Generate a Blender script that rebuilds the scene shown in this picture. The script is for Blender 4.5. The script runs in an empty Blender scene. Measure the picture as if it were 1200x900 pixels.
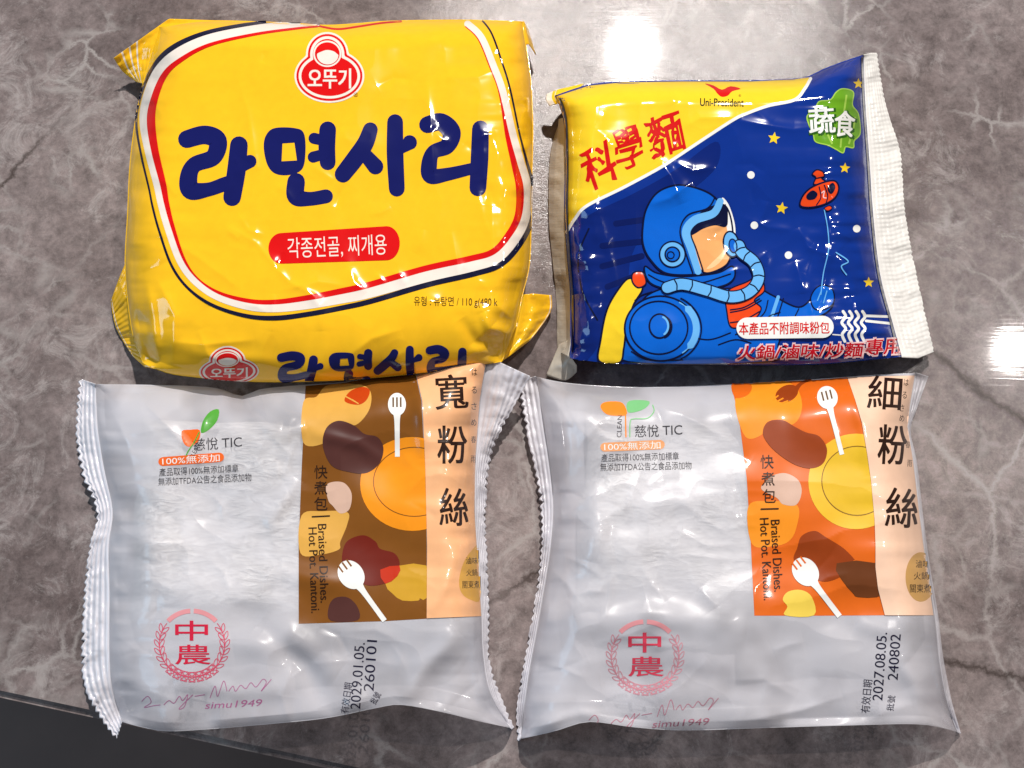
import bpy, bmesh, math, random
import numpy as np
from mathutils import Vector
from mathutils.geometry import tessellate_polygon

# ------------------------------------------------------------------ camera, world, lamps, exposure
S = 0.0003            # metres per photo pixel on the table plane
D = 0.42              # camera distance from the middle of the table
TILT = math.radians(18)
CAM = (0.0, -D * math.sin(TILT), D * math.cos(TILT))
scene = bpy.context.scene
COL = scene.collection
scene.view_settings.view_transform = 'Standard'
scene.view_settings.look = 'None'
scene.view_settings.exposure = 0.0
scene.view_settings.gamma = 1.0
scene.render.engine = 'CYCLES'
scene.cycles.use_denoising = True
scene.cycles.transparent_max_bounces = 12
scene.cycles.max_bounces = 8

cam_d = bpy.data.cameras.new('camera')
cam_d.sensor_width = 36.0
cam_d.lens = 36.0 * D / (1200 * S)
cam_d.clip_start = 0.01
cam_d.clip_end = 50.0
cam = bpy.data.objects.new('camera', cam_d)
cam.location = CAM
cam.rotation_euler = (TILT, 0, 0)
COL.objects.link(cam)
scene.camera = cam



def to3(x, y, z):
    """where the sight line of photo pixel (x, y) meets the level z (z in table pixels)"""
    a = (np.asarray(x, float) - 600) * S / D; b = (450 - np.asarray(y, float)) * S / D
    dy = math.sin(TILT) + b * math.cos(TILT); dz = -math.cos(TILT) + b * math.sin(TILT)
    t = (z * S - CAM[2]) / dz
    return np.stack([a * t, CAM[1] + dy * t, CAM[2] + dz * t], -1)


world = bpy.data.worlds.new('World')
scene.world = world
world.use_nodes = True
bg = world.node_tree.nodes['Background']
bg.inputs['Color'].default_value = (1.0, 0.97, 0.98, 1)
bg.inputs['Strength'].default_value = 0.11


def lamp(name, loc, power, radius, color, target=(0, 0, 0), shape='DISK'):
    d = bpy.data.lights.new(name, 'AREA')
    d.shape = shape
    d.size = radius * 2
    d.energy = power
    d.color = color
    o = bpy.data.objects.new(name, d)
    o.location = loc
    o.rotation_euler = (Vector(target) - Vector(loc)).to_track_quat('-Z', 'Y').to_euler()
    COL.objects.link(o)
    return o


def mirror(px, py, height):
    """the ceiling point that the polished table mirrors at photo pixel (px, py)"""
    p = to3(px, py, 0.0)
    d = p - np.array(CAM)
    k = height / -d[2]
    return (p[0] + d[0] * k, p[1] + d[1] * k, height)


for px, py, power, col in ((740, 60, 64.0, (1.0, 0.95, 0.90)), (1186, 411, 10.0, (1.0, 0.94, 0.89))):
    loc = mirror(px, py, 1.9)
    lamp('ceiling_lamp', loc, power, 0.025, col, (loc[0] * 0.5, loc[1] * 0.5, 0))
lamp('cool_fill_light', (-2.0, -0.2, 1.2), 14.0, 0.45, (0.46, 0.74, 1.0), (0, 0, 0), 'SQUARE')  # added cool area light, unseen source, gives the frosted film its bluish tint

# ------------------------------------------------------------------ numeric helpers
rng = np.random.default_rng(7)
TAB = rng.random((8, 64, 64)) * 2 - 1


def vnoise(x, y, k=0):
    t = TAB[k % 8]
    xi = np.floor(x).astype(int); yi = np.floor(y).astype(int)
    fx = x - xi; fy = y - yi
    fx = fx * fx * fx * (fx * (fx * 6 - 15) + 10); fy = fy * fy * fy * (fy * (fy * 6 - 15) + 10)
    a = t[xi % 64, yi % 64]; b = t[(xi + 1) % 64, yi % 64]
    c = t[xi % 64, (yi + 1) % 64]; d = t[(xi + 1) % 64, (yi + 1) % 64]
    return (a * (1 - fx) + b * fx) * (1 - fy) + (c * (1 - fx) + d * fx) * fy


def fbm(x, y, k=0, o=3):
    s = 0; a = 1.0
    for i in range(o):
        s = s + a * vnoise(x * 2 ** i + 13.7 * i, y * 2 ** i + 5.1 * i, k + i)
        a *= 0.5
    return s


def resample(pts, n):
    p = np.asarray(pts, float)
    d = np.r_[0, np.cumsum(np.hypot(*np.diff(p, axis=0).T))]
    t = np.linspace(0, d[-1], n)
    return np.c_[np.interp(t, d, p[:, 0]), np.interp(t, d, p[:, 1])]


def smooth(pts, closed=False, sub=8):
    p = [np.asarray(q, float) for q in pts]
    n = len(p); out = []
    for i in range(n if closed else n - 1):
        if closed:
            a, b, c, d = p[(i - 1) % n], p[i], p[(i + 1) % n], p[(i + 2) % n]
        else:
            a, b, c, d = p[max(i - 1, 0)], p[i], p[i + 1], p[min(i + 2, n - 1)]
        for j in range(sub):
            t = j / sub
            out.append(0.5 * ((2 * b) + (c - a) * t + (2 * a - 5 * b + 4 * c - d) * t * t + (3 * b - a - 3 * c + d) * t ** 3))
    if not closed:
        out.append(p[-1])
    return np.array(out)


def pdist(x, y, poly, arc=False):
    """distance from points to a polyline (and arc position 0..1)"""
    x = x.ravel(); y = y.ravel()
    best = np.full(x.shape, 1e9); pos = np.zeros(x.shape)
    d = np.diff(poly, axis=0); L = np.hypot(d[:, 0], d[:, 1]); C = np.r_[0, np.cumsum(L)]
    for i in range(len(d)):
        t = np.clip(((x - poly[i, 0]) * d[i, 0] + (y - poly[i, 1]) * d[i, 1]) / (L[i] ** 2 + 1e-9), 0, 1)
        r = np.hypot(x - poly[i, 0] - t * d[i, 0], y - poly[i, 1] - t * d[i, 1])
        m = r < best
        best[m] = r[m]; pos[m] = (C[i] + t[m] * L[i]) / C[-1]
    return (best, pos) if arc else best


def inside(x, y, poly):
    r = np.zeros(x.shape, bool); n = len(poly); j = n - 1
    for i in range(n):
        xi, yi = poly[i]; xj, yj = poly[j]
        c = (yi > y) != (yj > y)
        with np.errstate(divide='ignore', invalid='ignore'):
            r ^= c & (x < (xj - xi) * (y - yi) / (yj - yi + 1e-12) + xi)
        j = i
    return r


def prof(d, R, q=0.6):
    t = np.clip(d / R, 0, 1)
    return (1 - (1 - t) ** 2.2) ** q


# ------------------------------------------------------------------ materials
def lin(c):
    return tuple((v / 255 / 12.92) if v / 255 <= 0.04045 else ((v / 255 + 0.055) / 1.055) ** 2.4 for v in c) + (1,)


class NT:
    def __init__(self, name):
        self.m = bpy.data.materials.new(name); self.m.use_nodes = True
        self.t = self.m.node_tree; self.n = self.t.nodes
        self.b = self.n['Principled BSDF']; self.out = self.n['Material Output']

    def add(self, typ, **kw):
        n = self.n.new(typ)
        for k, v in kw.items():
            if k.startswith('_'):
                setattr(n, k[1:], v)
            else:
                n.inputs[k.replace('__', ' ')].default_value = v
        return n

    def link(self, a, b):
        self.t.links.new(a, b)


def film_bump(nt, scale, strength, dist):
    """fine crinkle shared by the film and the ink printed on it (same object space)"""
    tc = nt.add('ShaderNodeTexCoord')
    n1 = nt.add('ShaderNodeTexNoise', Scale=scale, Detail=3.0, Roughness=0.5, Distortion=0.8)
    n1.noise_type = 'RIDGED_MULTIFRACTAL' if hasattr(n1, 'noise_type') else n1.noise_type
    nt.link(tc.outputs['Object'], n1.inputs['Vector'])
    b = nt.add('ShaderNodeBump', Strength=strength, Distance=dist)
    nt.link(n1.outputs['Fac'], b.inputs['Height'])
    nt.link(b.outputs['Normal'], nt.b.inputs['Normal'])
    return b, tc


INKS = {}
FIN = {'gloss': (0.095, 0.5, 55, 0.10, 0.0012), 'satin': (0.36, 0.16, 50, 0.14, 0.0010)}


def ink(name, c, fin='gloss'):
    key = (name, fin)
    if key not in INKS:
        nt = NT(name.replace(' ', '_') + '_' + fin)
        r, sp, sc, st, di = FIN[fin]
        nt.b.inputs['Roughness'].default_value = r
        nt.b.inputs['Specular IOR Level'].default_value = sp
        bu, tc = film_bump(nt, sc, st, di)
        if fin == 'satin':
            nt.b.inputs['Coat Weight'].default_value = 0.35; nt.b.inputs['Coat Roughness'].default_value = 0.09
            nt.link(bu.outputs['Normal'], nt.b.inputs['Coat Normal'])
        nz = nt.add('ShaderNodeTexNoise', Scale=300.0, Detail=2.0)
        nt.link(tc.outputs['Object'], nz.inputs['Vector'])
        hsv = nt.add('ShaderNodeHueSaturation', Color=lin(c))
        mr = nt.add('ShaderNodeMapRange'); mr.inputs['To Min'].default_value = 0.94; mr.inputs['To Max'].default_value = 1.06
        nt.link(nz.outputs['Fac'], mr.inputs['Value']); nt.link(mr.outputs['Result'], hsv.inputs['Value'])
        nt.link(hsv.outputs['Color'], nt.b.inputs['Base Color'])
        INKS[key] = nt.m
    return INKS[key]


def frosted_film():
    nt = NT('frosted_film')
    nt.b.inputs['Base Color'].default_value = (0.90, 0.885, 0.945, 1)
    nt.b.inputs['Roughness'].default_value = 0.30
    nt.b.inputs['Specular IOR Level'].default_value = 0.38
    nt.b.inputs['Coat Weight'].default_value = 0.5; nt.b.inputs['Coat Roughness'].default_value = 0.07
    b, tc = film_bump(nt, 26, 0.13, 0.0016)
    nt.link(b.outputs['Normal'], nt.b.inputs['Coat Normal'])
    tr = nt.add('ShaderNodeBsdfTranslucent', Color=(0.85, 0.85, 0.88, 1))
    m1 = nt.add('ShaderNodeMixShader', Fac=0.22)
    nt.link(nt.b.outputs[0], m1.inputs[1]); nt.link(tr.outputs[0], m1.inputs[2])
    tp = nt.add('ShaderNodeBsdfTransparent', Color=(0.97, 0.97, 0.98, 1))
    at = nt.add('ShaderNodeAttribute', _attribute_name='clear')
    m2 = nt.add('ShaderNodeMixShader')
    nt.link(at.outputs['Fac'], m2.inputs['Fac'])
    nt.link(m1.outputs[0], m2.inputs[1]); nt.link(tp.outputs[0], m2.inputs[2])
    nt.link(m2.outputs[0], nt.out.inputs['Surface'])
    return nt.m


def silver_seal():
    nt = NT('white_crimped_seal')
    nt.b.inputs['Base Color'].default_value = lin((234, 232, 228))
    nt.b.inputs['Roughness'].default_value = 0.24
    film_bump(nt, 90, 0.2, 0.001)
    return nt.m


def noodle_mat():
    nt = NT('dried_vermicelli')
    tc = nt.add('ShaderNodeTexCoord')
    mp = nt.add('ShaderNodeMapping'); mp.inputs['Scale'].default_value = (110, 330, 110); mp.inputs['Rotation'].default_value = (0, 0, 0.3)
    nt.link(tc.outputs['Object'], mp.inputs['Vector'])
    nz = nt.add('ShaderNodeTexNoise', Scale=1.0, Detail=3.0, Distortion=3.0)
    nt.link(mp.outputs['Vector'], nz.inputs['Vector'])
    cr = nt.add('ShaderNodeValToRGB')
    cr.color_ramp.elements[0].position = 0.35; cr.color_ramp.elements[0].color = (0.50, 0.48, 0.46, 1)
    cr.color_ramp.elements[1].position = 0.65; cr.color_ramp.elements[1].color = (0.92, 0.91, 0.88, 1)
    nt.link(nz.outputs['Fac'], cr.inputs['Fac']); nt.link(cr.outputs['Color'], nt.b.inputs['Base Color'])
    nt.b.inputs['Roughness'].default_value = 0.5
    b = nt.add('ShaderNodeBump', Strength=0.8, Distance=0.002)
    nt.link(nz.outputs['Fac'], b.inputs['Height']); nt.link(b.outputs['Normal'], nt.b.inputs['Normal'])
    return nt.m


def stone_mat():
    nt = NT('grey_stone')
    tc = nt.add('ShaderNodeTexCoord')
    warp = nt.add('ShaderNodeTexNoise', Scale=16.0, Detail=9.0, Roughness=0.72)
    nt.link(tc.outputs['Object'], warp.inputs['Vector'])
    wv = nt.add('ShaderNodeVectorMath', _operation='MULTIPLY_ADD')
    wv.inputs[1].default_value = (0.09, 0.09, 0.0)
    nt.link(warp.outputs['Color'], wv.inputs[0]); nt.link(tc.outputs['Object'], wv.inputs[2])
    # broad clouds
    wv.inputs[1].default_value = (0.028, 0.028, 0.0)
    n1 = nt.add('ShaderNodeTexNoise', Scale=9.0, Detail=12.0, Roughness=0.74, Distortion=0.15)
    nt.link(wv.outputs[0], n1.inputs['Vector'])
    cr = nt.add('ShaderNodeValToRGB')
    e = cr.color_ramp.elements
    e[0].position = 0.33; e[0].color = (0.104, 0.080, 0.078, 1)
    e[1].position = 0.68; e[1].color = (0.280, 0.234, 0.228, 1)
    x = e.new(0.5); x.color = (0.184, 0.150, 0.147, 1)
    nt.link(n1.outputs['Fac'], cr.inputs['Fac'])
    # fine mottling
    n2 = nt.add('ShaderNodeTexNoise', Scale=150.0, Detail=10.0, Roughness=0.82, Distortion=0.2)
    nt.link(tc.outputs['Object'], n2.inputs['Vector'])
    mr = nt.add('ShaderNodeMapRange'); mr.inputs['From Min'].default_value = 0.3; mr.inputs['From Max'].default_value = 0.7
    mr.inputs['To Min'].default_value = 0.45; mr.inputs['To Max'].default_value = 1.6
    nt.link(n2.outputs['Fac'], mr.inputs['Value'])
    mx = nt.add('ShaderNodeMix', _data_type='RGBA', _blend_type='MULTIPLY'); mx.inputs[0].default_value = 1.0
    nt.link(cr.outputs['Color'], mx.inputs[6]); nt.link(mr.outputs['Result'], mx.inputs[7])

    def veins(scale, width, rnd, fac_scale, col, prev, lo=0.5, hi=0.62):
        v = nt.add('ShaderNodeTexVoronoi', Scale=scale, Randomness=rnd, _feature='DISTANCE_TO_EDGE')
        nt.link(wv.outputs[0], v.inputs['Vector'])
        a = nt.add('ShaderNodeMapRange'); a.inputs['From Min'].default_value = 0.0; a.inputs['From Max'].default_value = width
        a.inputs['To Min'].default_value = 1.0; a.inputs['To Max'].default_value = 0.0
        nt.link(v.outputs['Distance'], a.inputs['Value'])
        g = nt.add('ShaderNodeTexNoise', Scale=fac_scale, Detail=3.0)
        nt.link(tc.outputs['Object'], g.inputs['Vector'])
        h = nt.add('ShaderNodeMapRange'); h.inputs['From Min'].default_value = lo; h.inputs['From Max'].default_value = hi
        nt.link(g.outputs['Fac'], h.inputs['Value'])
        mu = nt.add('ShaderNodeMath', _operation='MULTIPLY')
        nt.link(a.outputs['Result'], mu.inputs[0]); nt.link(h.outputs['Result'], mu.inputs[1])
        m = nt.add('ShaderNodeMix', _data_type='RGBA'); m.inputs[7].default_value = col
        nt.link(mu.outputs[0], m.inputs[0]); nt.link(prev, m.inputs[6])
        return m.outputs[2], mu.outputs[0]
    # pale flecks and scuffs
    n3 = nt.add('ShaderNodeTexNoise', Scale=58.0, Detail=12.0, Roughness=0.84, Distortion=0.9)
    nt.link(tc.outputs['Object'], n3.inputs['Vector'])
    n4 = nt.add('ShaderNodeTexNoise', Scale=14.0, Detail=4.0)
    nt.link(wv.outputs[0], n4.inputs['Vector'])
    sm = nt.add('ShaderNodeMath', _operation='MULTIPLY_ADD'); sm.inputs[1].default_value = 0.45
    nt.link(n4.outputs['Fac'], sm.inputs[0]); nt.link(n3.outputs['Fac'], sm.inputs[2])
    fk = nt.add('ShaderNodeMapRange'); fk.inputs['From Min'].default_value = 0.76; fk.inputs['From Max'].default_value = 0.88; fk.inputs['To Max'].default_value = 0.5
    nt.link(sm.outputs[0], fk.inputs['Value'])
    fm = nt.add('ShaderNodeMix', _data_type='RGBA'); fm.inputs[7].default_value = (0.47, 0.43, 0.42, 1)
    nt.link(fk.outputs['Result'], fm.inputs[0]); nt.link(mx.outputs[2], fm.inputs[6])
    dk = nt.add('ShaderNodeMapRange'); dk.inputs['From Min'].default_value = 0.66; dk.inputs['From Max'].default_value = 0.52; dk.inputs['To Max'].default_value = 0.7
    nt.link(sm.outputs[0], dk.inputs['Value'])
    dm = nt.add('ShaderNodeMix', _data_type='RGBA'); dm.inputs[7].default_value = (0.085, 0.068, 0.066, 1)
    nt.link(dk.outputs['Result'], dm.inputs[0]); nt.link(fm.outputs[2], dm.inputs[6])
    c, v1 = veins(9.0, 0.011, 1.0, 9.0, (0.38, 0.345, 0.335, 1), dm.outputs[2], 0.48, 0.68)
    c, v2 = veins(30.0, 0.035, 1.0, 17.0, (0.36, 0.325, 0.315, 1), c, 0.53, 0.74)
    c, v4 = veins(75.0, 0.09, 1.0, 26.0, (0.34, 0.31, 0.30, 1), c, 0.50, 0.66)
    c, v3 = veins(7.0, 0.010, 1.0, 9.0, (0.065, 0.05, 0.046, 1), c, 0.46, 0.6)
    nt.link(c, nt.b.inputs['Base Color'])
    # polished, with worn streaks
    mp = nt.add('ShaderNodeMapping'); mp.inputs['Scale'].default_value = (30, 900, 30); mp.inputs['Rotation'].default_value = (0, 0, 0.25)
    nt.link(tc.outputs['Object'], mp.inputs['Vector'])
    sc = nt.add('ShaderNodeTexNoise', Scale=1.0, Detail=2.0, Distortion=0.4)
    nt.link(mp.outputs['Vector'], sc.inputs['Vector'])
    rr = nt.add('ShaderNodeMapRange'); rr.inputs['To Min'].default_value = 0.08; rr.inputs['To Max'].default_value = 0.17
    nt.link(n2.outputs['Fac'], rr.inputs['Value'])
    nt.link(rr.outputs['Result'], nt.b.inputs['Roughness'])
    nt.b.inputs['Specular IOR Level'].default_value = 0.16
    nt.b.inputs['Coat Weight'].default_value = 0.6
    nt.b.inputs['Coat Roughness'].default_value = 0.042
    nt.b.inputs['Coat IOR'].default_value = 1.45
    cb = nt.add('ShaderNodeBump', Strength=0.016, Distance=0.0006)
    nt.link(sc.outputs['Fac'], cb.inputs['Height']); nt.link(cb.outputs['Normal'], nt.b.inputs['Coat Normal'])
    cw = nt.add('ShaderNodeMapRange'); cw.inputs['From Min'].default_value = 0.3; cw.inputs['From Max'].default_value = 0.7
    cw.inputs['To Min'].default_value = 0.3; cw.inputs['To Max'].default_value = 0.75
    nt.link(n1.outputs['Fac'], cw.inputs['Value']); nt.link(cw.outputs['Result'], nt.b.inputs['Coat Weight'])
    ad = nt.add('ShaderNodeMath', _operation='MULTIPLY_ADD'); ad.inputs[1].default_value = 0.22
    nt.link(sc.outputs['Fac'], ad.inputs[0]); nt.link(n2.outputs['Fac'], ad.inputs[2])
    b = nt.add('ShaderNodeBump', Strength=0.13, Distance=0.0012)
    nt.link(ad.outputs[0], b.inputs['Height']); nt.link(b.outputs['Normal'], nt.b.inputs['Normal'])
    return nt.m


def plain(name, c, rough=0.6):
    nt = NT(name)
    tc = nt.add('ShaderNodeTexCoord')
    nz = nt.add('ShaderNodeTexNoise', Scale=14.0, Detail=5.0)
    nt.link(tc.outputs['Object'], nz.inputs['Vector'])
    mx = nt.add('ShaderNodeMix', _data_type='RGBA')
    mx.inputs[6].default_value = tuple(v * 0.7 for v in c) + (1,); mx.inputs[7].default_value = tuple(v * 1.3 for v in c) + (1,)
    nt.link(nz.outputs['Fac'], mx.inputs[0]); nt.link(mx.outputs[2], nt.b.inputs['Base Color'])
    nt.b.inputs['Roughness'].default_value = rough
    return nt.m


# ------------------------------------------------------------------ object helpers
def mesh_obj(name, verts, faces, mats, parent=None, midx=None, normals=None, attr=None):
    me = bpy.data.meshes.new(name)
    me.from_pydata(np.asarray(verts).tolist(), [], [list(f) for f in faces])
    for m in mats:
        me.materials.append(m)
    if midx is not None:
        me.polygons.foreach_set('material_index', np.asarray(midx, np.int32))
    me.polygons.foreach_set('use_smooth', np.ones(len(me.polygons), bool))
    if attr:
        for k, v in attr.items():
            a = me.attributes.new(k, 'FLOAT', 'POINT')
            a.data.foreach_set('value', np.asarray(v, np.float32))
    me.update()
    if normals is not None:
        me.normals_split_custom_set_from_vertices(np.asarray(normals).tolist())
    o = bpy.data.objects.new(name, me)
    COL.objects.link(o)
    if parent is not None:
        o.parent = parent
    return o


def thing(name, label, cat, loc, group=None):
    o = bpy.data.objects.new(name, None)
    o.empty_display_size = 0.02
    o.location = loc
    o['label'] = label; o['category'] = cat
    if group:
        o['group'] = group
    COL.objects.link(o)
    return o


# ------------------------------------------------------------------ the setting: stone table top and the dark floor past its edge
def build_setting():
    st = stone_mat()
    e0 = np.array([-40, 809.0]); e1 = np.array([460, 917.0])
    a = to3(e0[0], e0[1], 0.0)[:2]; b = to3(e1[0], e1[1], 0.0)[:2]
    d = (b - a) / np.linalg.norm(b - a); n = np.array([-d[1], d[0]])
    p0 = a - d * 0.45; p1 = a + d * 1.1
    p2 = p1 + n * 0.95; p3 = p0 + n * 0.95
    bm = bmesh.new()
    lo = [bm.verts.new((*p, -0.02)) for p in (p0, p1, p2, p3)]
    hi = [bm.verts.new((*p, 0.0)) for p in (p0, p1, p2, p3)]
    bm.faces.new(hi); bm.faces.new(lo[::-1])
    for i in range(4):
        bm.faces.new((lo[i], lo[(i + 1) % 4], hi[(i + 1) % 4], hi[i]))
    bmesh.ops.bevel(bm, geom=[e for e in bm.edges if abs(e.verts[0].co.z - e.verts[1].co.z) < 1e-6], offset=0.0022, segments=3, affect='EDGES')
    me = bpy.data.meshes.new('table_top'); bm.to_mesh(me); bm.free()
    me.materials.append(st)
    o = bpy.data.objects.new('table_top', me); COL.objects.link(o); o['kind'] = 'structure'
    f = mesh_obj('floor', [(-4, -4, -0.74), (4, -4, -0.74), (4, 4, -0.74), (-4, 4, -0.74)], [(0, 1, 2, 3)], [plain('dark_floor', (0.16, 0.108, 0.092))])
    f['kind'] = 'structure'


build_setting()


# ------------------------------------------------------------------ packets: a wrapper is a filled pillow between four traced seams
class Packet:
    def __init__(self, top, right, bottom, left, T, zr, R, q=0.6):
        self.top = resample(smooth(top, sub=5), 44); self.bottom = resample(smooth(bottom, sub=5), 44)
        self.left = resample(smooth(left, sub=5), 44); self.right = resample(smooth(right, sub=5), 44)
        self.T, self.zr, self.R, self.q = T, zr, R, q
        self.tilt = (0.0, 0.0); self.lifts = []; self.creases = []; self.noise = []; self.gather = {}
        self.outline = np.r_[self.top, self.right, self.bottom[::-1], self.left[::-1]]
        c = to3(self.outline[:, 0].mean(), self.outline[:, 1].mean(), 0.0)
        self.base = Vector(c)

    def crinkle(self, seed, n, box, length, amp, width, ang=None):
        r = random.Random(seed)
        for _ in range(n):
            x, y = r.uniform(box[0], box[2]), r.uniform(box[1], box[3])
            a = r.uniform(0, math.pi) if ang is None else math.radians(r.gauss(*ang))
            L = length * r.uniform(0.4, 1.3); b = a + r.uniform(-0.7, 0.7)
            p = (x + L / 2 * math.cos(a), y + L / 2 * math.sin(a)); q = (x - L / 2 * math.cos(b), y - L / 2 * math.sin(b))
            self.creases.append(([p, (x, y), q], amp * r.uniform(0.4, 1.2) * r.choice((1, 1, -1)), width * r.uniform(0.8, 1.5), True))

    def lift(self, x, y):
        s = np.zeros(np.shape(x))
        for cx, cy, wx, wy, a in self.lifts:
            s = s + a * np.exp(-((x - cx) / wx) ** 2 - ((y - cy) / wy) ** 2)
        return s

    def dists(self, x, y):
        return [pdist(x, y, b) for b in (self.top, self.right, self.bottom, self.left)]

    def rim(self, x, y, ds=None):
        zs = self.zr if not np.isscalar(self.zr) else (self.zr,) * 4
        num = 0; den = 0
        for d, z in zip(ds or self.dists(np.asarray(x, float), np.asarray(y, float)), zs):
            w = 1 / (d + 3.0) ** 2
            num = num + w * z; den = den + w
        return (num / den).reshape(np.shape(x)) + self.lift(x, y)

    def h(self, x, y):
        x = np.asarray(x, float); y = np.asarray(y, float); shp = x.shape
        x = x.ravel(); y = y.ravel()
        ds = dT, dR, dB, dL = self.dists(x, y)
        P = prof(dT, self.R[0], self.q) * prof(dR, self.R[1], self.q) * prof(dB, self.R[2], self.q) * prof(dL, self.R[3], self.q)
        dm = np.minimum(np.minimum(dT, dB), np.minimum(dL, dR))
        fade = np.clip(dm / 10, 0, 1) ** 1.0
        rim = self.rim(x, y, ds)
        z = (self.T - rim + self.tilt[0] * (x - self.outline[:, 0].mean()) + self.tilt[1] * (y - self.outline[:, 1].mean())) * P
        w = np.zeros_like(z)
        for sx, sy, a, k, o, ridged in self.noise:
            n = fbm(x / sx, y / sy, k, o)
            w += a * ((1 - np.abs(n) * 2) if ridged else n)
        for side, (pitch, a, reach, k) in self.gather.items():
            d, along = {'L': (dL, y), 'R': (dR, y), 'T': (dT, x), 'B': (dB, x)}[side]
            n = vnoise(along / pitch, d / 90, k) + 0.5 * vnoise(along / pitch * 2.1 + 9, d / 60, k + 1)
            w += a * n * np.exp(-d / reach)
        for pts, a, wd, sharp in self.creases:
            d, t = pdist(x, y, np.asarray(pts, float), True)
            tp = np.sin(np.pi * np.clip(t, 0.02, 0.98)) ** 0.6
            g = np.exp(-np.sqrt(d * d + 4) / wd) if sharp else np.exp(-(d / wd) ** 2)
            w += a * g * tp
        z = z + w * fade
        return (z + rim).reshape(shp)

    def hb(self, x, y):
        ds = self.dists(x, y)
        d = np.minimum.reduce(ds).reshape(np.shape(x))
        r = self.rim(x, y, ds)
        return np.minimum(r, 0.6 + (r - 0.6) * (1 - prof(d, 30, 0.6)))

    def normal(self, x, y, up=True):
        f = self.h if up else self.hb
        e = 0.6
        px = to3(x + e, y, f(x + e, y)) - to3(x - e, y, f(x - e, y))
        py = to3(x, y - e, f(x, y - e)) - to3(x, y + e, f(x, y + e))
        n = np.cross(px, py); n /= np.linalg.norm(n, axis=-1, keepdims=True) + 1e-20
        return n if up else -n

    def local(self, p):
        return np.asarray(p) - np.array(self.base)

    def grid(self, nu, nv):
        u = np.linspace(0, 1, nu); v = np.linspace(0, 1, nv)
        T = resample(self.top, nu); B = resample(self.bottom, nu); L = resample(self.left, nv); R = resample(self.right, nv)
        U, V = np.meshgrid(u, v)
        G = np.zeros((nv, nu, 2))
        for k in range(2):
            G[..., k] = ((1 - V) * T[None, :, k] + V * B[None, :, k] + (1 - U) * L[:, None, k] + U * R[:, None, k]
                         - ((1 - U) * (1 - V) * T[0, k] + U * (1 - V) * T[-1, k] + (1 - U) * V * B[0, k] + U * V * B[-1, k]))
        return G[..., 0], G[..., 1]

    def wrapper(self, root, mat, step=1.6, clear=None, name='wrapper'):
        nu = int(np.ptp(self.outline[:, 0]) / step); nv = int(np.ptp(self.outline[:, 1]) / step)
        X, Y = self.grid(nu, nv)
        top = to3(X, Y, self.h(X, Y)).reshape(-1, 3)
        idx = np.arange(nu * nv).reshape(nv, nu)
        q = np.stack([idx[:-1, :-1], idx[1:, :-1], idx[1:, 1:], idx[:-1, 1:]], -1).reshape(-1, 4)
        bot = to3(X, Y, self.hb(X, Y)).reshape(-1, 3)
        border = np.zeros((nv, nu), bool); border[0] = border[-1] = True; border[:, 0] = border[:, -1] = True
        bi = np.where(border, idx, idx + nu * nv)
        q2 = np.stack([bi[:-1, :-1], bi[:-1, 1:], bi[1:, 1:], bi[1:, :-1]], -1).reshape(-1, 4)
        used = np.r_[np.arange(nu * nv), (idx + nu * nv)[~border]]
        remap = np.full(2 * nu * nv, -1); remap[used] = np.arange(len(used))
        V = np.r_[top, bot][used]
        F = remap[np.r_[q, q2]]
        nrm = np.r_[self.normal(X, Y).reshape(-1, 3), self.normal(X, Y, False).reshape(-1, 3)][used]
        attr = None
        if clear is not None:
            c = clear(X, Y).ravel(); attr = {'clear': np.r_[c, c][used]}
        self.skin = mesh_obj(name, self.local(V), F, [mat], root, normals=nrm, attr=attr)
        return self.skin

    def print_part(self, name, root, shapes, fin='gloss', step=2.2, clip=None, parent=None):
        """one mesh of thin ink lying on the film; shapes = (verts2d, tris, (colour name, rgb), level)"""
        V = []; F = []; M = []; LV = []; mats = []; off = 0
        poly = self.outline if clip is None else clip
        for sv, sf, (cn, rgb), lvl in shapes:
            v2, f2 = tess(sv, sf, step)
            if not len(f2):
                continue
            cen = np.array([v2[list(f)].mean(0) for f in f2])
            ok = inside(cen[:, 0], cen[:, 1], poly)
            f2 = [f for f, k in zip(f2, ok) if k]
            m = ink(cn, rgb, fin)
            if m not in mats:
                mats.append(m)
            F += [[i + off for i in f] for f in f2]; M += [mats.index(m)] * len(f2)
            V.append(v2[:, :2]); LV.append(lvl + v2[:, 2]); off += len(v2)
        V = np.concatenate(V); LV = np.concatenate(LV)
        z = self.h(V[:, 0], V[:, 1]) + 0.22 + 0.13 * LV
        used = np.unique(np.concatenate([np.array(f) for f in F]))
        rm = np.full(len(V), -1); rm[used] = np.arange(len(used))
        n = self.normal(V[used, 0], V[used, 1])
        return mesh_obj(name, self.local(to3(V[used, 0], V[used, 1], z[used])), [[rm[i] for i in f] for f in F], mats, self.skin, midx=M, normals=n)

    def loft(self, name, root, rows, zs, mats, across=None, teeth=None, ribs=None, wav=0.0, seed=0, stripes=None, clear=None, cross=None, thick=0.00022):
        """a flat sealed fin between traced rows (first row joins the pillow); teeth cut the last row"""
        L = max(np.hypot(*np.diff(np.asarray(r, float), axis=0).T).sum() for r in rows)
        n = int(max(L / 1.3, 12)); R = [resample(smooth(r, sub=4), n) for r in rows]
        Z = [np.full(n, float(z)) if np.isscalar(z) else np.interp(np.linspace(0, 1, n), np.linspace(0, 1, len(z)), z) if not callable(z) else z(R[i][:, 0], R[i][:, 1]) for i, z in enumerate(zs)]
        m = across or 24
        t = np.linspace(0, 1, m); k = t * (len(rows) - 1)
        i0 = np.minimum(k.astype(int), len(rows) - 2); f = (k - i0)[:, None]
        A = np.array(R); ZZ = np.array(Z)
        P = A[i0] * (1 - f[..., None]) + A[i0 + 1] * f[..., None]
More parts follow.
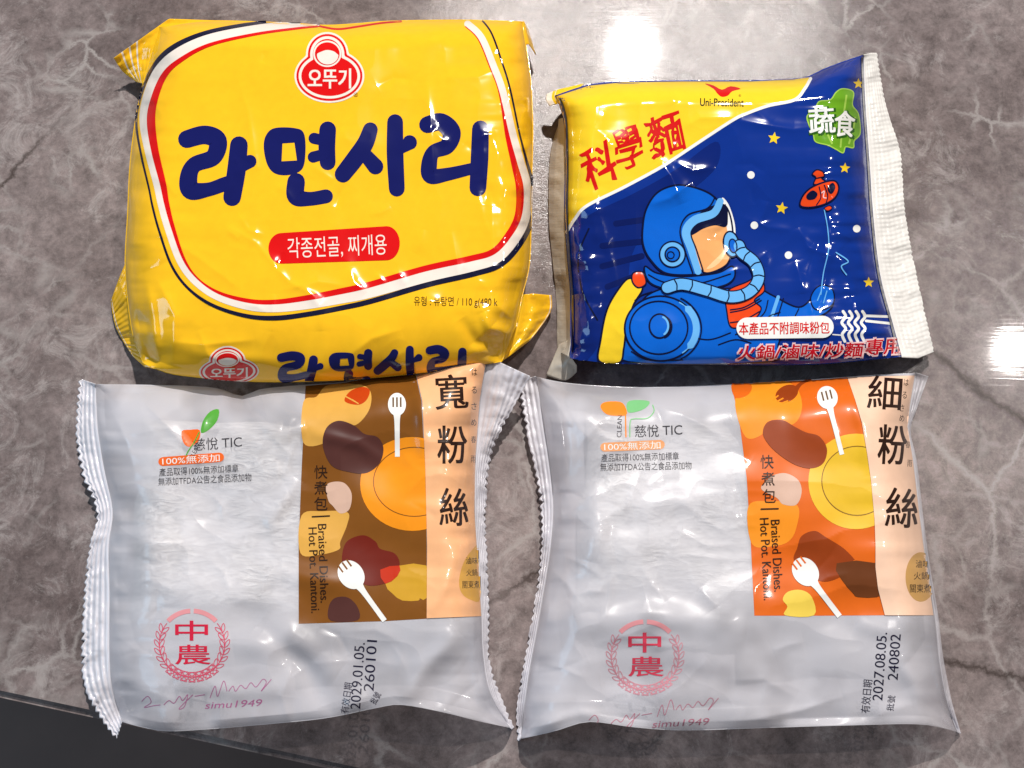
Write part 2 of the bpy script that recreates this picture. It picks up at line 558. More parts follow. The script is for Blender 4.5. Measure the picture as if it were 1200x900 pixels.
        z = ZZ[i0] * (1 - f) + ZZ[i0 + 1] * f
        s = np.linspace(0, L, n)
        if teeth:
            amp, pitch = teeth
            tri = np.abs(((s / pitch + 0.25 * np.sin(s / 31.0)) % 1) - 0.5) * 2
            d = A[-1] - A[-2]; d = d / (np.hypot(d[:, 0], d[:, 1])[:, None] + 1e-9)
            w = np.clip((t - 0.6) / 0.4, 0, 1)[:, None]
            amp = amp * (0.75 + 0.5 * vnoise(s / 13.0, s * 0 + seed, seed + 2) + 0.35 * vnoise(s / 47.0, s * 0 + 4.0, seed))
            P = P - (w * tri[None, :] * amp)[..., None] * d[None]
        if ribs:
            cnt, a = ribs
            z = z + a * np.sin(2 * math.pi * cnt * t)[:, None] * np.clip(t * 6, 0, 1)[:, None]
        if cross:
            pitch, a = cross
            z = z + a * np.sin(2 * math.pi * s / pitch)[None, :] * np.clip(t * 4, 0, 1)[:, None]
        if wav:
            z = z + wav * fbm(s / 42.0 + seed * 7.3, s * 0 + seed, seed, 3)[None, :] * np.clip(t * 1.6, 0, 1)[:, None]
        z = z + (1.1 * fbm(P[..., 0] / 15 + seed, P[..., 1] / 15, seed, 3) + 1.6 * np.maximum(0, vnoise(P[..., 0] / 34 + seed, P[..., 1] / 11, seed + 1))) * np.clip(t * 3, 0, 1)[:, None]
        z = np.maximum(z, 0.9)
        idx = np.arange(n * m).reshape(m, n)
        q = np.stack([idx[:-1, :-1], idx[1:, :-1], idx[1:, 1:], idx[:-1, 1:]], -1)
        mi = np.zeros((m - 1, n - 1), int)
        if stripes:
            tc = (t[:-1] + t[1:]) / 2
            for a, b in stripes:
                mi[(tc > a) & (tc < b)] = 1
        V = to3(P[..., 0], P[..., 1], z).reshape(-1, 3)
        at = None
        if clear is not None:
            at = {'clear': np.full(n * m, clear)}
        o = mesh_obj(name, self.local(V), q.reshape(-1, 4), mats, root, midx=mi.ravel(), attr=at)
        md = o.modifiers.new('film thickness', 'SOLIDIFY'); md.thickness = thick; md.offset = 0
        return o


# ------------------------------------------------------------------ print shapes (photo pixel units on the film)
def tess(v, faces, step):
    v = np.asarray(v, float)
    bm = bmesh.new()
    bv = [bm.verts.new((p[0], p[1], p[2] if len(p) > 2 else 0)) for p in v]
    for f in faces:
        try:
            bm.faces.new([bv[i] for i in f])
        except ValueError:
            pass
    for ax in (0, 1):
        lo, hi = v[:, ax].min(), v[:, ax].max()
        nrm = (1, 0, 0) if ax == 0 else (0, 1, 0)
        for k in range(int(math.ceil(lo / step)), int(math.floor(hi / step)) + 1):
            c = k * step
            if c - lo < 1e-3 or hi - c < 1e-3:
                continue
            co = (c, 0, 0) if ax == 0 else (0, c, 0)
            bmesh.ops.bisect_plane(bm, geom=bm.verts[:] + bm.edges[:] + bm.faces[:], dist=1e-5, plane_co=co, plane_no=nrm)
    bm.verts.index_update()
    V = np.array([p.co[:] for p in bm.verts]).reshape(-1, 3)
    F = []
    for f in bm.faces:
        ids = [p.index for p in f.verts]
        a = 0
        for i in range(len(ids)):
            x0, y0 = V[ids[i]][:2]; x1, y1 = V[ids[(i + 1) % len(ids)]][:2]
            a += x0 * y1 - x1 * y0
        if abs(a) < 1e-7:
            continue
        F.append(ids if a < 0 else ids[::-1])   # image y points down: flip so faces look up
    bm.free()
    return V, F


def poly(pts, col, lvl=0, sm=True, holes=(), sub=6):
    loops = [smooth(pts, True, sub) if sm else np.asarray(pts, float)] + [np.asarray(h, float) for h in holes]
    tris = tessellate_polygon([[Vector((p[0], p[1], 0)) for p in l] for l in loops])
    return (np.concatenate(loops), [tuple(t) for t in tris], col, lvl)


def ell(cx, cy, rx, ry=None, rot=0.0, n=48, a0=0.0, a1=360.0):
    ry = rx if ry is None else ry
    t = np.radians(np.linspace(a0, a1, n, endpoint=(a1 - a0) < 359.9)); c, s = math.cos(math.radians(rot)), math.sin(math.radians(rot))
    x = rx * np.cos(t); y = ry * np.sin(t)
    return np.c_[cx + c * x + s * y, cy - s * x + c * y]


def disc(cx, cy, rx, col, lvl=0, ry=None, rot=0.0):
    return poly(ell(cx, cy, rx, ry, rot), col, lvl, sm=False)


def ribbon(pts, w, col, lvl=0, closed=False, sm=True, off=0.0, cap=True, sub=8):
    """a stroke; w is one width or a width for each given point"""
    pts = np.asarray(pts, float)
    ws = np.full(len(pts), float(w)) if np.isscalar(w) else np.asarray(w, float)
    if sm:
        p3 = np.c_[pts, ws]
        q = []
        n = len(p3)
        P = smooth(p3, closed, sub)
        pts, ws = P[:, :2], np.maximum(P[:, 2], 0.2)
    if closed:
        d = np.roll(pts, -1, 0) - np.roll(pts, 1, 0)
    else:
        d = np.gradient(pts, axis=0)
    d /= np.hypot(d[:, 0], d[:, 1])[:, None] + 1e-9
    nn = np.c_[-d[:, 1], d[:, 0]]
    pts = pts + nn * off
    a = pts + nn * ws[:, None] / 2; b = pts - nn * ws[:, None] / 2
    N = len(pts)
    V = np.r_[a, b]; F = []
    for i in range(N if closed else N - 1):
        j = (i + 1) % N
        F.append((i, j, N + j, N + i))
    if cap and not closed:
        for k, sg in ((0, -1), (N - 1, 1)):
            r = ws[k] / 2
            if r < 0.6:
                continue
            arc = np.linspace(-math.pi / 2, math.pi / 2, 9)
            A = np.array([pts[k] + r * (math.cos(t) * d[k] * sg + math.sin(t) * nn[k]) for t in arc])
            base = len(V); V = np.r_[V, A]
            F.append(tuple(range(base, base + len(A))))
    return (V, F, col, lvl)


def outlined(pts, col, edge, lw, lvl, sm=True):
    q = smooth(pts, True) if sm else np.asarray(pts, float)
    return [poly(q, col, lvl, sm=False), ribbon(q, lw, edge, lvl + 1, True, sm=False)]


def text(body, cx, cy, w, h, col, lvl=0, rot=0.0, bold=0.0, slant=0.0, jit=0.0):
    """built-in lettering fitted to a w x h box centred at (cx, cy), turned by rot degrees"""
    c = bpy.data.curves.new('lettering', 'FONT')
    c.body = body; c.resolution_u = 4
    o = bpy.data.objects.new('lettering', c); COL.objects.link(o)
    dg = bpy.context.evaluated_depsgraph_get()
    ev = o.evaluated_get(dg); me = ev.to_mesh()
    v = np.array([p.co[:2] for p in me.vertices]).reshape(-1, 2); f = [tuple(p.vertices) for p in me.polygons]
    ev.to_mesh_clear(); bpy.data.objects.remove(o); bpy.data.curves.remove(c)
    lo, hi = v.min(0), v.max(0)
    v = (v - (lo + hi) / 2) / (hi - lo)
    x = v[:, 0] * w + slant * v[:, 1] * h; y = v[:, 1] * h
    if jit:
        x = x + jit * vnoise(v[:, 0] * 7 + cx, v[:, 1] * 7, 2); y = y + jit * vnoise(v[:, 0] * 7, v[:, 1] * 7 + cy, 3)
    z = np.zeros(len(x))
    if bold * h > 0.12:                        # heavier strokes: the glyph laid down a few times, slightly shifted
        k = bold * h; X = []; Y = []; Z = []; F = []
        for i, (dx, dy) in enumerate(((-k, -k * 0.7), (k, -k * 0.7), (-k, k * 0.7), (k, k * 0.7), (0, 0))):
            F += [tuple(q + i * len(x) for q in p) for p in f]
            X.append(x + dx); Y.append(y + dy); Z.append(z + 0.12 * i)
        x, y, z, f = np.concatenate(X), np.concatenate(Y), np.concatenate(Z), F
    r = math.radians(rot); cs, sn = math.cos(r), math.sin(r)
    return (np.c_[cx + cs * x - sn * y, cy - (sn * x + cs * y), z], f, col, lvl)


def moved(f, v):
    return np.c_[f(v), v[:, 2]]


def star(cx, cy, r, col, lvl, rot=0):
    t = np.radians(np.arange(10) * 36 - 90 + rot); rr = np.where(np.arange(10) % 2 == 0, r, r * 0.45)
    return poly(np.c_[cx + rr * np.cos(t), cy + rr * np.sin(t)], col, lvl, sm=False)


def union_polar(shapes, c, grow=0.0, n=72):
    """outline of overlapping ellipses seen from a point inside them"""
    out = []
    for t in np.linspace(0, 2 * math.pi, n, endpoint=False):
        dx, dy = math.cos(t), math.sin(t); best = 0
        for ex, ey, rx, ry in shapes:
            rx, ry = rx + grow, ry + grow
            ox, oy = (c[0] - ex) / rx, (c[1] - ey) / ry; ux, uy = dx / rx, dy / ry
            A = ux * ux + uy * uy; B = ox * ux + oy * uy; C = ox * ox + oy * oy - 1
            D = B * B - A * C
            if D > 0:
                best = max(best, (-B + math.sqrt(D)) / A)
        out.append((c[0] + dx * best, c[1] + dy * best))
    return np.array(out)


# colours of the prints
YEL = ('packet yellow', (251, 193, 33)); NAVY = ('navy', (18, 24, 92)); RED = ('red', (218, 16, 18)); CREAM = ('cream white', (240, 228, 216))
BLACK = ('black', (22, 20, 22)); BROWNINK = ('brown ink', (120, 70, 20))


# ================================================================== yellow ramen packet
def build_yellow():
    pk = Packet(
        top=[(186, 32), (240, 24), (330, 26), (380, 29), (420, 27), (460, 24), (545, 23), (612, 25)],
        right=[(612, 25), (618, 60), (623, 100), (625, 150), (624, 200), (623, 260), (621, 310), (613, 345), (604, 385), (588, 424)],
        bottom=[(168, 426), (186, 434), (215, 441), (300, 448), (400, 446), (480, 439), (540, 432), (588, 424)],
        left=[(186, 32), (172, 80), (160, 130), (152, 190), (149, 250), (146, 310), (150, 360), (157, 400), (168, 426)],
        T=100, zr=(56, 44, 54, 40), R=(34, 40, 82, 52))
    pk.noise = [(150, 140, 4, 0, 2, False), (60, 66, 0.8, 2, 2, False), (60, 70, 0.5, 4, 2, True)]
    pk.gather = {'L': (22, 5, 30, 1), 'R': (20, 5, 26, 3), 'B': (34, 4, 30, 5), 'T': (30, 3, 18, 2)}
    pk.creases = [
        ([(262, 262), (300, 285), (338, 330), (380, 352)], 2.2, 5, True),
        ([(528, 270), (534, 300), (540, 340)], 2.2, 5, True),
        ([(576, 240), (578, 290), (577, 345)], 2.4, 6, True),
        ([(500, 95), (503, 140), (508, 205)], 2.6, 6, True),
        ([(280, 95), (290, 130), (300, 195), (270, 205)], 2.4, 7, True),
        ([(590, 75), (560, 90), (520, 92)], 2.5, 8, True),
        ([(566, 364), (575, 385), (600, 392), (640, 370)], 8, 7, False), ([(540, 372), (556, 400), (590, 412)], -4, 7, False), ([(575, 350), (598, 372), (612, 372)], 4, 5, True),
        ([(186, 330), (205, 370), (202, 430)], 5, 6, True), ([(196, 400), (240, 404), (300, 398)], 3.5, 6, True), ([(585, 60), (596, 90), (600, 130)], 5, 6, True),
        ([(560, 410), (590, 400), (612, 385)], 4, 7, False),
        ([(172, 330), (180, 380), (184, 425)], 3.5, 6, False),
        ([(205, 405), (250, 418), (330, 424)], 3, 9, False),
        ([(330, 340), (372, 330), (410, 336)], 2.0, 5, True),
        ([(180, 270), (230, 300), (290, 345)], 1.6, 6, True),
        ([(440, 45), (470, 40), (520, 50)], 2.0, 6, True)]
    pk.crinkle(3, 26, (180, 45, 600, 330), 36, 2.0, 3.8)
    pk.crinkle(5, 14, (165, 330, 600, 420), 60, 2.8, 5)
    pk.crinkle(6, 8, (560, 60, 615, 400), 60, 2.4, 5, (80, 20))
    pk.crinkle(7, 8, (155, 100, 200, 420), 60, 2.4, 5, (80, 20))
    root = thing('noodle_packet', 'large yellow ramen noodle packet with thick dark blue Korean lettering and a red pill banner', 'noodle packet', pk.base)
    yf = ink('packet yellow', YEL[1])
    pk.wrapper(root, yf)
    stripe_ink = ink('cream white', CREAM[1])
    # crimped ears of the two end seals
    e = pk.loft('end_seal', root, [[(252, 24), (222, 62), (190, 100)], [(198, 22), (186, 60), (174, 100)], [(133, 68), (144, 84), (160, 96)]], [52, (50, 42, 40), (34, 20, 18)], [yf, stripe_ink],
            across=60, wav=1.5, seed=1, stripes=[(0.78, 0.80), (0.85, 0.865), (0.91, 0.925)], ribs=(16, 0.35))
    pk.loft('end_seal', root, [[(148, 306), (172, 345), (188, 434)], [(139, 328), (152, 362), (170, 430)], [(130, 353), (136, 384), (156, 418)]], [(36, 52, 30), (28, 34, 22), (10, 8, 10)], [yf, stripe_ink],
            across=50, wav=5, seed=2, cross=(9, 0.6), stripes=[(0.93, 0.96)])
    pk.loft('end_seal', root, [[(606, 346), (600, 385), (584, 426)], [(624, 344), (622, 378), (596, 418)], [(646, 346), (645, 366), (622, 398)]], [(40, 36, 32), (34, 32, 26), (20, 14, 12)], [yf, stripe_ink],
            across=40, wav=6, seed=4, ribs=(2, 1.2), stripes=[(0.96, 0.98)])
    pk.loft('end_seal', root, [[(596, 26), (600, 52)], [(614, 25), (620, 52)], [(619, 34), (628, 64)]], [60, 40, 18], [yf, stripe_ink], across=20, wav=2, seed=5)
    # border stripe
    path = [(372, 27), (350, 28), (299, 34), (243, 46), (206, 64), (185, 84), (172, 115), (168, 143), (174, 179), (184, 217), (189, 240), (197, 268), (211, 306), (229, 330), (255, 348), (291, 359), (323, 361), (360, 357),
            (400, 350), (433, 343), (500, 324), (553, 312), (583, 302), (604, 279), (616, 254), (618, 220), (610, 190), (601, 158), (589, 107), (578, 77), (564, 44), (548, 28)]
    n = len(path)
    wd = np.interp(np.arange(n), [0, 4, 8, 14, 20, 26, 31], [7, 12, 8, 8, 13, 9, 8])
    s = [ribbon(path, wd, CREAM, 1)]
    rw = np.interp(np.arange(n), [0, 3, 7, 10, 13, 15, 18, 22, 25, 27, 28, 31], [2, 4, 10, 6, 2, 5, 7, 7, 9, 5, 1.2, 1.0])
    pp = np.asarray(path, float)

    def side(width, gap, sgn):
        d = np.gradient(pp, axis=0); d /= np.hypot(d[:, 0], d[:, 1])[:, None]
        nn = np.c_[-d[:, 1], d[:, 0]]
        return pp + nn * ((wd / 2 + gap + width / 2) * sgn)[:, None]
    bw = np.interp(np.arange(n), [0, 2, 4, 6, 9, 13, 16, 20, 23, 25, 27, 31], [1, 4, 6, 3, 2.2, 3, 5.5, 6, 6, 4, 2, 2])
    gap_b = np.interp(np.arange(n), [0, 5, 9, 13, 16, 20, 25, 28, 31], [0, 0, 5, 6, 4, 0, 0, 4, 10])
    s.append(ribbon(side(rw, np.full(n, -0.5), -1), rw, RED, 2))
    s.append(ribbon(side(bw, gap_b, 1), bw, ('dark blue black', (20, 22, 50)), 3))
    s.append(ribbon([(372, 30), (395, 34), (420, 31), (446, 27), (470, 25)], 2.2, RED, 2))
    pk.print_part('border_stripe', root, s)

    # hand-drawn rounded lettering
    strokes = [
        [((219, 163), 19), ((240, 158), 20), ((255, 165), 20), ((250, 184), 18), ((228, 193), 17), ((221, 208), 19), ((224, 223), 20), ((244, 222), 15), ((262, 216), 15), ((275, 211), 14)],
        [((280, 170), 19), ((277, 200), 20), ((272, 231), 19)],
        [((284, 196), 10), ((293, 189), 14)],
        [((384, 152), 18), ((383, 172), 18), ((384, 190), 17)],
        [((368, 162), 12), ((381, 165), 11)], [((367, 184), 12), ((381, 180), 11)],
        [((347, 213), 19), ((347, 230), 19), ((362, 233), 15), ((382, 230), 15)],
        [((434, 152), 16), ((428, 168), 18), ((416, 186), 19), ((402, 204), 18)],
        [((427, 180), 14), ((440, 195), 17)],
        [((463, 143), 17), ((463, 180), 18), ((465, 221), 17)],
        [((471, 175), 9), ((480, 167), 16)],
        [((501, 146), 18), ((517, 143), 19), ((529, 155), 20), ((524, 171), 17), ((508, 178), 15), ((503, 192), 17), ((505, 206), 17), ((525, 204), 14), ((555, 197), 12)],
        [((563, 151), 18), ((562, 185), 19), ((560, 220), 18)]]
    box = [(312, 158), (322, 150), (345, 150), (356, 156), (358, 178), (354, 198), (338, 205), (322, 203), (313, 192), (309, 172)]
    hole = [(331, 168), (345, 167), (348, 188), (330, 189)]

    def lettering(fx, fy, fw, lvl):
        out = []
        for i, st in enumerate(strokes):
            p = [(fx(a), fy(a, b)) for (a, b), _ in st]
            out.append(ribbon(p, [w * fw for _, w in st], NAVY, lvl + 0.25 * (i % 3)))
        tr = lambda q: np.array([(fx(a), fy(a, b)) for a, b in q])
        out.append(poly(tr(smooth(box, True)), NAVY, lvl, sm=False, holes=[tr(hole)]))
        return out
    pk.print_part('product_lettering', root, lettering(lambda a: a, lambda a, b: b, 1.09, 1))
    pk.print_part('product_lettering', root, lettering(lambda a: 326 + (a - 213) * 0.617, lambda a, b: 414 + (b - 150) * 0.40 - (a - 213) * 0.006, 0.55, 1))

    # red emblem: trefoil outline with a plain disc and the brand lettering
    def emblem(f, nm):
        sh = [(383.5, 64, 19.5, 21), (386, 89, 35.5, 26)]; c = (385, 80)
        o = []
        for g, col, l in ((5.5, CREAM, 1), (3.2, RED, 2), (0.6, CREAM, 3), (-2.6, RED, 4)):
            o.append(poly(f(union_polar(sh, c, g)), col, l, sm=False))
        o.append(poly(f(ell(383.5, 63, 16.5, 15.5)), CREAM, 5, sm=False))
        o.append(poly(f(ell(383.5, 63, 14.5, 13.5)), RED, 6, sm=False))
        o.append(poly(f(ell(384, 64.5, 12.5, 11)), CREAM, 7, sm=False))
        o.append(poly(f(smooth([(370, 63), (373, 54), (384, 50), (395, 55), (397, 64), (391, 60), (383, 58.5), (375, 61)], True)), RED, 8, sm=False))
        tv, tf, tc, tl = text('오뚜기', 386, 92, 50, 23, CREAM, 6, bold=0.022)
        o.append((moved(f, tv), tf, tc, tl))
        pk.print_part(nm, root, o)
    emblem(lambda p: np.asarray(p, float), 'brand_emblem')

    def sq(p):
        p = np.asarray(p, float)
        y = np.clip((p[:, 1] - 38) / 84, 0, 1)
        return np.c_[267.5 + (p[:, 0] - 385) * 0.86, 405.5 + 46 * y ** 0.86 - 0.02 * (p[:, 0] - 385)]
    emblem(sq, 'brand_emblem')

    pill = np.r_[ell(330, 291, 15.5, 18, 0, 16, 90, 270), ell(453, 285, 15.5, 20, 0, 16, -90, 90)]
    pk.print_part('banner', root, [poly(pill, RED, 1, sm=False), text('각종전골, 찌개용', 395, 289, 116, 25, CREAM, 2, rot=2.2, bold=0.004)])
    pk.print_part('small_print', root, [text('유형 : 유탕면 / 110 g(480 k', 534, 354, 98, 13, ('dark brown ink', (70, 40, 20)), 1, rot=-0.5)])
    pk.print_part('trademark_sign', root, [text('®', 417, 111, 5, 5, BROWNINK, 1)])


# ================================================================== blue and yellow snack noodle packet
DB = ('deep blue', (8, 48, 138)); MB = ('helmet blue', (6, 98, 205)); LB = ('light blue', (105, 178, 236)); INKB = ('blue black', (6, 14, 52))
SY = ('lemon yellow', (246, 208, 44)); OR = ('orange red', (232, 72, 24)); WH = ('white ink', (240, 240, 236)); GR = ('leaf green', (104, 162, 32)); DG = ('dark green', (40, 92, 20))
SHIP = ('ship blue', (6, 34, 112)); SKIN = ('amber', (240, 170, 105)); PINKW = ('pink white', (245, 205, 205)); RR = ('brush red', (212, 20, 20))


def build_blue():
    pk = Packet(
        top=[(650, 112), (690, 99), (730, 95), (800, 94), (880, 94), (940, 91), (962, 82), (985, 73), (1012, 64)],
        right=[(1012, 64), (1014, 120), (1019, 190), (1023, 250), (1031, 320), (1045, 375), (1056, 418)],
        bottom=[(668, 420), (720, 426), (790, 428), (850, 428), (960, 427), (1056, 418)],
        left=[(650, 112), (660, 140), (662, 190), (661, 250), (664, 300), (668, 350), (668, 420)],
        T=84, zr=(46, 30, 58, 36), R=(30, 50, 40, 36))
    pk.noise = [(150, 140, 4, 3, 2, False), (60, 64, 0.7, 5, 2, False), (60, 66, 0.5, 1, 2, True)]
    pk.gather = {'L': (20, 4, 26, 2), 'R': (17, 6, 34, 4), 'B': (30, 3, 18, 1), 'T': (30, 3, 16, 6)}
    pk.creases = [
        ([(700, 120), (692, 160), (694, 235)], 2.5, 6, True), ([(655, 128), (680, 118), (690, 120)], 4, 8, False),
        ([(860, 140), (895, 146), (930, 152), (960, 150)], 2.5, 6, True), ([(700, 245), (720, 320), (722, 345)], 2.0, 5, True),
        ([(935, 265), (948, 290), (975, 300), (990, 285)], 3.5, 6, True), ([(972, 240), (974, 290), (962, 350), (955, 372)], 3, 6, True),
        ([(932, 305), (938, 325), (942, 345)], 3.0, 7, True), ([(800, 150), (820, 138), (870, 137)], 2.2, 6, True),
        ([(772, 186), (786, 206), (800, 240)], 4.5, 7, True), ([(760, 240), (785, 232), (812, 212)], 4.0, 6, True), ([(790, 190), (812, 200), (840, 196)], 3.0, 5, True), ([(676, 300), (684, 345), (694, 400)], 3.0, 5, True),
        ([(1005, 280), (1015, 330), (1035, 370)], 3, 7, False), ([(985, 290), (1000, 330), (1008, 380)], 2.4, 6, True),
        ([(682, 330), (690, 380), (700, 405)], 2.4, 6, True), ([(870, 255), (900, 266), (930, 270)], 2.2, 5, True),
        ([(788, 96), (786, 110), (792, 122)], 2, 5, True)]
    pk.crinkle(11, 22, (690, 110, 1010, 390), 38, 2.0, 3.8)
    pk.crinkle(12, 10, (950, 130, 1030, 400), 60, 2.4, 4.5, (75, 30))
    pk.crinkle(13, 8, (670, 250, 710, 410), 60, 2.2, 4.5, (80, 25))
    pk.tilt = (0.03, -0.085)
    root = thing('noodle_packet', 'small blue and yellow snack noodle packet with red brush characters and a spacesuit picture', 'noodle packet', pk.base)
    pk.wrapper(root, ink('deep blue', DB[1]))
    ss = silver_seal()
    # crimped white seals
    pk.loft('end_seal', root, [[(1012, 64), (1014, 120), (1019, 190), (1023, 250), (1031, 320), (1045, 375), (1057, 419)], [(1020, 62), (1027, 120), (1037, 190), (1041, 250), (1050, 320), (1064, 372), (1076, 420)], [(1028, 62), (1039, 126), (1056, 180), (1060, 240), (1070, 300), (1084, 366), (1095, 412)]],
            [lambda x, y: pk.rim(x, y) + 1, 24, 15], [ss], across=60, wav=4, seed=3, cross=(5.2, 0.34), ribs=(7, 0.26), teeth=(1.6, 6))
    bs = plain('silver_beige_film', (0.56, 0.52, 0.45), 0.32)
    pk.loft('end_seal', root, [[(664, 136), (664, 190), (662, 250), (665, 300), (669, 350), (669, 396), (666, 418)], [(655, 140), (651, 190), (650, 250), (655, 300), (662, 350), (664, 396), (658, 414)], [(657, 140), (645, 180), (643, 250), (647, 300), (652, 350), (653, 400), (654, 416)]],
            [lambda x, y: pk.rim(x, y) + 2, 18, 3], [bs, ss], across=30, wav=2, seed=6, cross=(3.2, 0.25))
    pk.loft('end_seal', root, [[(667, 398), (669, 410), (669, 419)], [(655, 404), (664, 424), (676, 428)], [(640, 440), (662, 446), (676, 436)]], [(26, 26, 26), (14, 18, 16), (3, 6, 10)], [bs], across=24, wav=4, seed=7)
    pk.loft('end_seal', root, [[(684, 98), (668, 116), (666, 124)], [(654, 105), (652, 113), (656, 121)], [(641, 110), (640, 117), (644, 124)]], [44, 40, 34], [ink('lemon yellow', SY[1]), ss], across=30, wav=1.5, seed=8, stripes=[(0.55, 0.6), (0.72, 1.0)])

    # yellow corner and its white border
    edge = smooth([(664, 272), (674, 256), (688, 241), (730, 220), (771, 198), (793, 184), (826, 162), (860, 140), (875, 133), (900, 124), (931, 117), (943, 104), (950, 92)])
    top = [(950, 90), (930, 93), (880, 95.5), (800, 95.5), (730, 96.5), (690, 100.5), (652, 113), (661, 140), (663, 190), (662, 250)]
    pk.print_part('yellow_corner', root, [poly(np.r_[edge, np.array(top)], SY, 0, sm=False), ribbon(edge, 3.6, WH, 1, sm=False)])
    pk.print_part('seam_line', root, [ribbon([(1010.5, 68), (1012.5, 120), (1017.5, 190), (1021.5, 250), (1029.5, 320), (1043.5, 375), (1053, 414)], 2.6, INKB, 16)])
    pk.print_part('seam_line', root, [ribbon([(656, 116), (663, 140), (665, 190), (664.5, 250), (667, 300), (671, 350), (671, 412)], 2.0, INKB, 16)])
    pk.print_part('brand_mark', root, [poly([(826, 98), (836, 100), (846, 105), (856, 101), (868, 104), (858, 107), (853, 112), (846, 113.5), (841, 110), (836, 104)], RR, 1, sub=3),
                                       text('Uni-President', 846, 120, 51, 9, BLACK, 1, rot=-1, bold=0.015), text('®', 867, 112, 3, 3, BLACK, 1)])
    pk.print_part('product_lettering', root, [text('科', 702, 193, 40, 47, RR, 1, rot=24, bold=0.014, slant=0.15, jit=2.5), text('學', 736, 173, 34, 46, RR, 1.2, rot=22, bold=0.014, slant=0.15, jit=2.5),
                                              text('麵', 780, 158, 44, 48, RR, 1.4, rot=20, bold=0.012, slant=0.15, jit=2.5)])
    # artwork: a plain generic spacesuit, ship and toy
    a = []
    a.append(poly([(672, 270), (690, 252), (740, 228), (790, 200), (838, 166), (842, 190), (820, 215), (770, 250), (740, 300), (735, 350), (715, 380), (690, 420), (672, 415)], SHIP, 0))
    for i, (x0, y0, x1, y1) in enumerate([(706, 288, 752, 283), (706, 312, 752, 300), (712, 336, 748, 322), (722, 262, 765, 256)]):
        a.append(ribbon([(x0, y0), (x1, y1)], 7, ('bar blue', (5, 24, 88)), 1))
    a.append(ribbon([(690, 268), (678, 300), (682, 340), (700, 375)], 2, INKB, 1)); a.append(ribbon([(676, 288), (676, 340), (688, 392)], 8, ('mid blue', (4, 40, 124)), 1))
    # body
    a += outlined([(736, 424), (734, 392), (746, 364), (762, 344), (800, 334), (850, 338), (884, 336), (905, 346), (936, 360), (956, 346), (972, 344), (976, 358), (962, 370), (936, 376), (918, 384), (912, 404), (900, 424)], MB, INKB, 2, 2)
    a += outlined([(852, 342), (876, 330), (890, 322), (896, 340), (884, 352), (892, 362), (880, 378), (858, 384), (852, 366)], OR, INKB, 1.6, 4)
    a.append(ribbon([(856, 366), (874, 362), (892, 352)], 1.6, INKB, 6)); a.append(ribbon([(912, 348), (904, 372)], 4, LB, 5)); a.append(ribbon([(918, 350), (910, 376)], 1.6, INKB, 5)); a.append(ribbon([(936, 362), (930, 374)], 1.4, INKB, 5))
    a.append(ribbon([(890, 388), (900, 372), (914, 366)], 1.8, INKB, 5)); a.append(ribbon([(862, 392), (886, 384), (910, 386)], 1.6, INKB, 5))
    a += outlined([(738, 326), (753, 337), (742, 358), (734, 386), (731, 408), (726, 425), (702, 423), (704, 398), (711, 364), (724, 340)], SY, INKB, 2.2, 4)
    a += outlined([(742, 320), (753, 319), (757, 332), (748, 337), (741, 330)], OR, INKB, 1.8, 6)
    # neck ring
    a += outlined([(756, 312), (770, 320), (800, 324), (840, 320), (858, 312), (861, 324), (850, 334), (820, 340), (790, 340), (766, 334), (757, 324)], MB, INKB, 2, 6)
    a.append(ribbon([(760, 322), (780, 331), (815, 333), (856, 321)], 1.6, INKB, 8))
    # helmet
    a += outlined([(753, 270), (757, 246), (770, 226), (792, 217), (815, 220), (836, 230), (850, 250), (856, 280), (854, 304), (840, 318), (812, 322), (780, 320), (762, 304), (754, 288)], MB, INKB, 2.2, 8)
    a += outlined([(806, 276), (814, 258), (832, 244), (848, 240), (856, 254), (859, 280), (855, 304), (846, 314), (828, 320), (818, 312), (812, 294)], SKIN, INKB, 2, 10)
    a.append(poly([(846, 232), (854, 240), (861, 262), (861, 278), (853, 272), (850, 254)], WH, 10.5))
    a.append(poly([(806, 276), (812, 258), (830, 243), (850, 240), (853, 258), (850, 266), (838, 264), (824, 268), (814, 274)], INKB, 11.5))
    a.append(poly([(828, 315), (838, 312), (849, 300), (853, 282), (846, 296), (836, 306)], ('visor glare', (252, 205, 150)), 10.6))
    for y in (348, 357, 372):
        a.append(ribbon([(856, y + 6), (872, y + 3), (890, y - 7)], 1.5, INKB, 7))
    for p in ([(800, 392), (830, 398), (856, 390)], [(842, 404), (862, 398), (880, 402)], [(744, 352), (752, 346), (764, 342)], [(900, 352), (896, 366), (884, 378)], [(740, 412), (760, 422), (800, 422)]):
        a.append(ribbon(p, 1.5, INKB, 5))
    a.append(ribbon([(844, 236), (836, 250), (814, 258), (804, 272), (810, 292), (818, 318)], [8, 9, 10, 10, 9, 8], LB, 12))
    a.append(ribbon([(838, 231), (829, 244), (806, 252), (797, 270), (803, 294), (812, 320)], 1.6, INKB, 13)); a.append(ribbon([(850, 240), (842, 255), (819, 264), (810, 274), (816, 292), (824, 317)], 1.6, INKB, 13))
    for r, c_, l in ((15, LB, 12), (8.5, MB, 14)):
        a += outlined(ell(788, 298, r, r), c_, INKB, 1.8, l, sm=False)
    a.append(ribbon(ell(786, 299, 4, 4), 1.4, INKB, 16, True, sm=False))
    # right ear piece and round chest unit
    a += outlined(ell(857, 286, 9, 15, 10), LB, INKB, 1.8, 14, sm=False); a += outlined(ell(859, 288, 4.5, 8, 10), MB, INKB, 1.4, 16, sm=False)
    a += outlined(ell(774, 385, 42, 38), MB, INKB, 2.2, 6, sm=False)
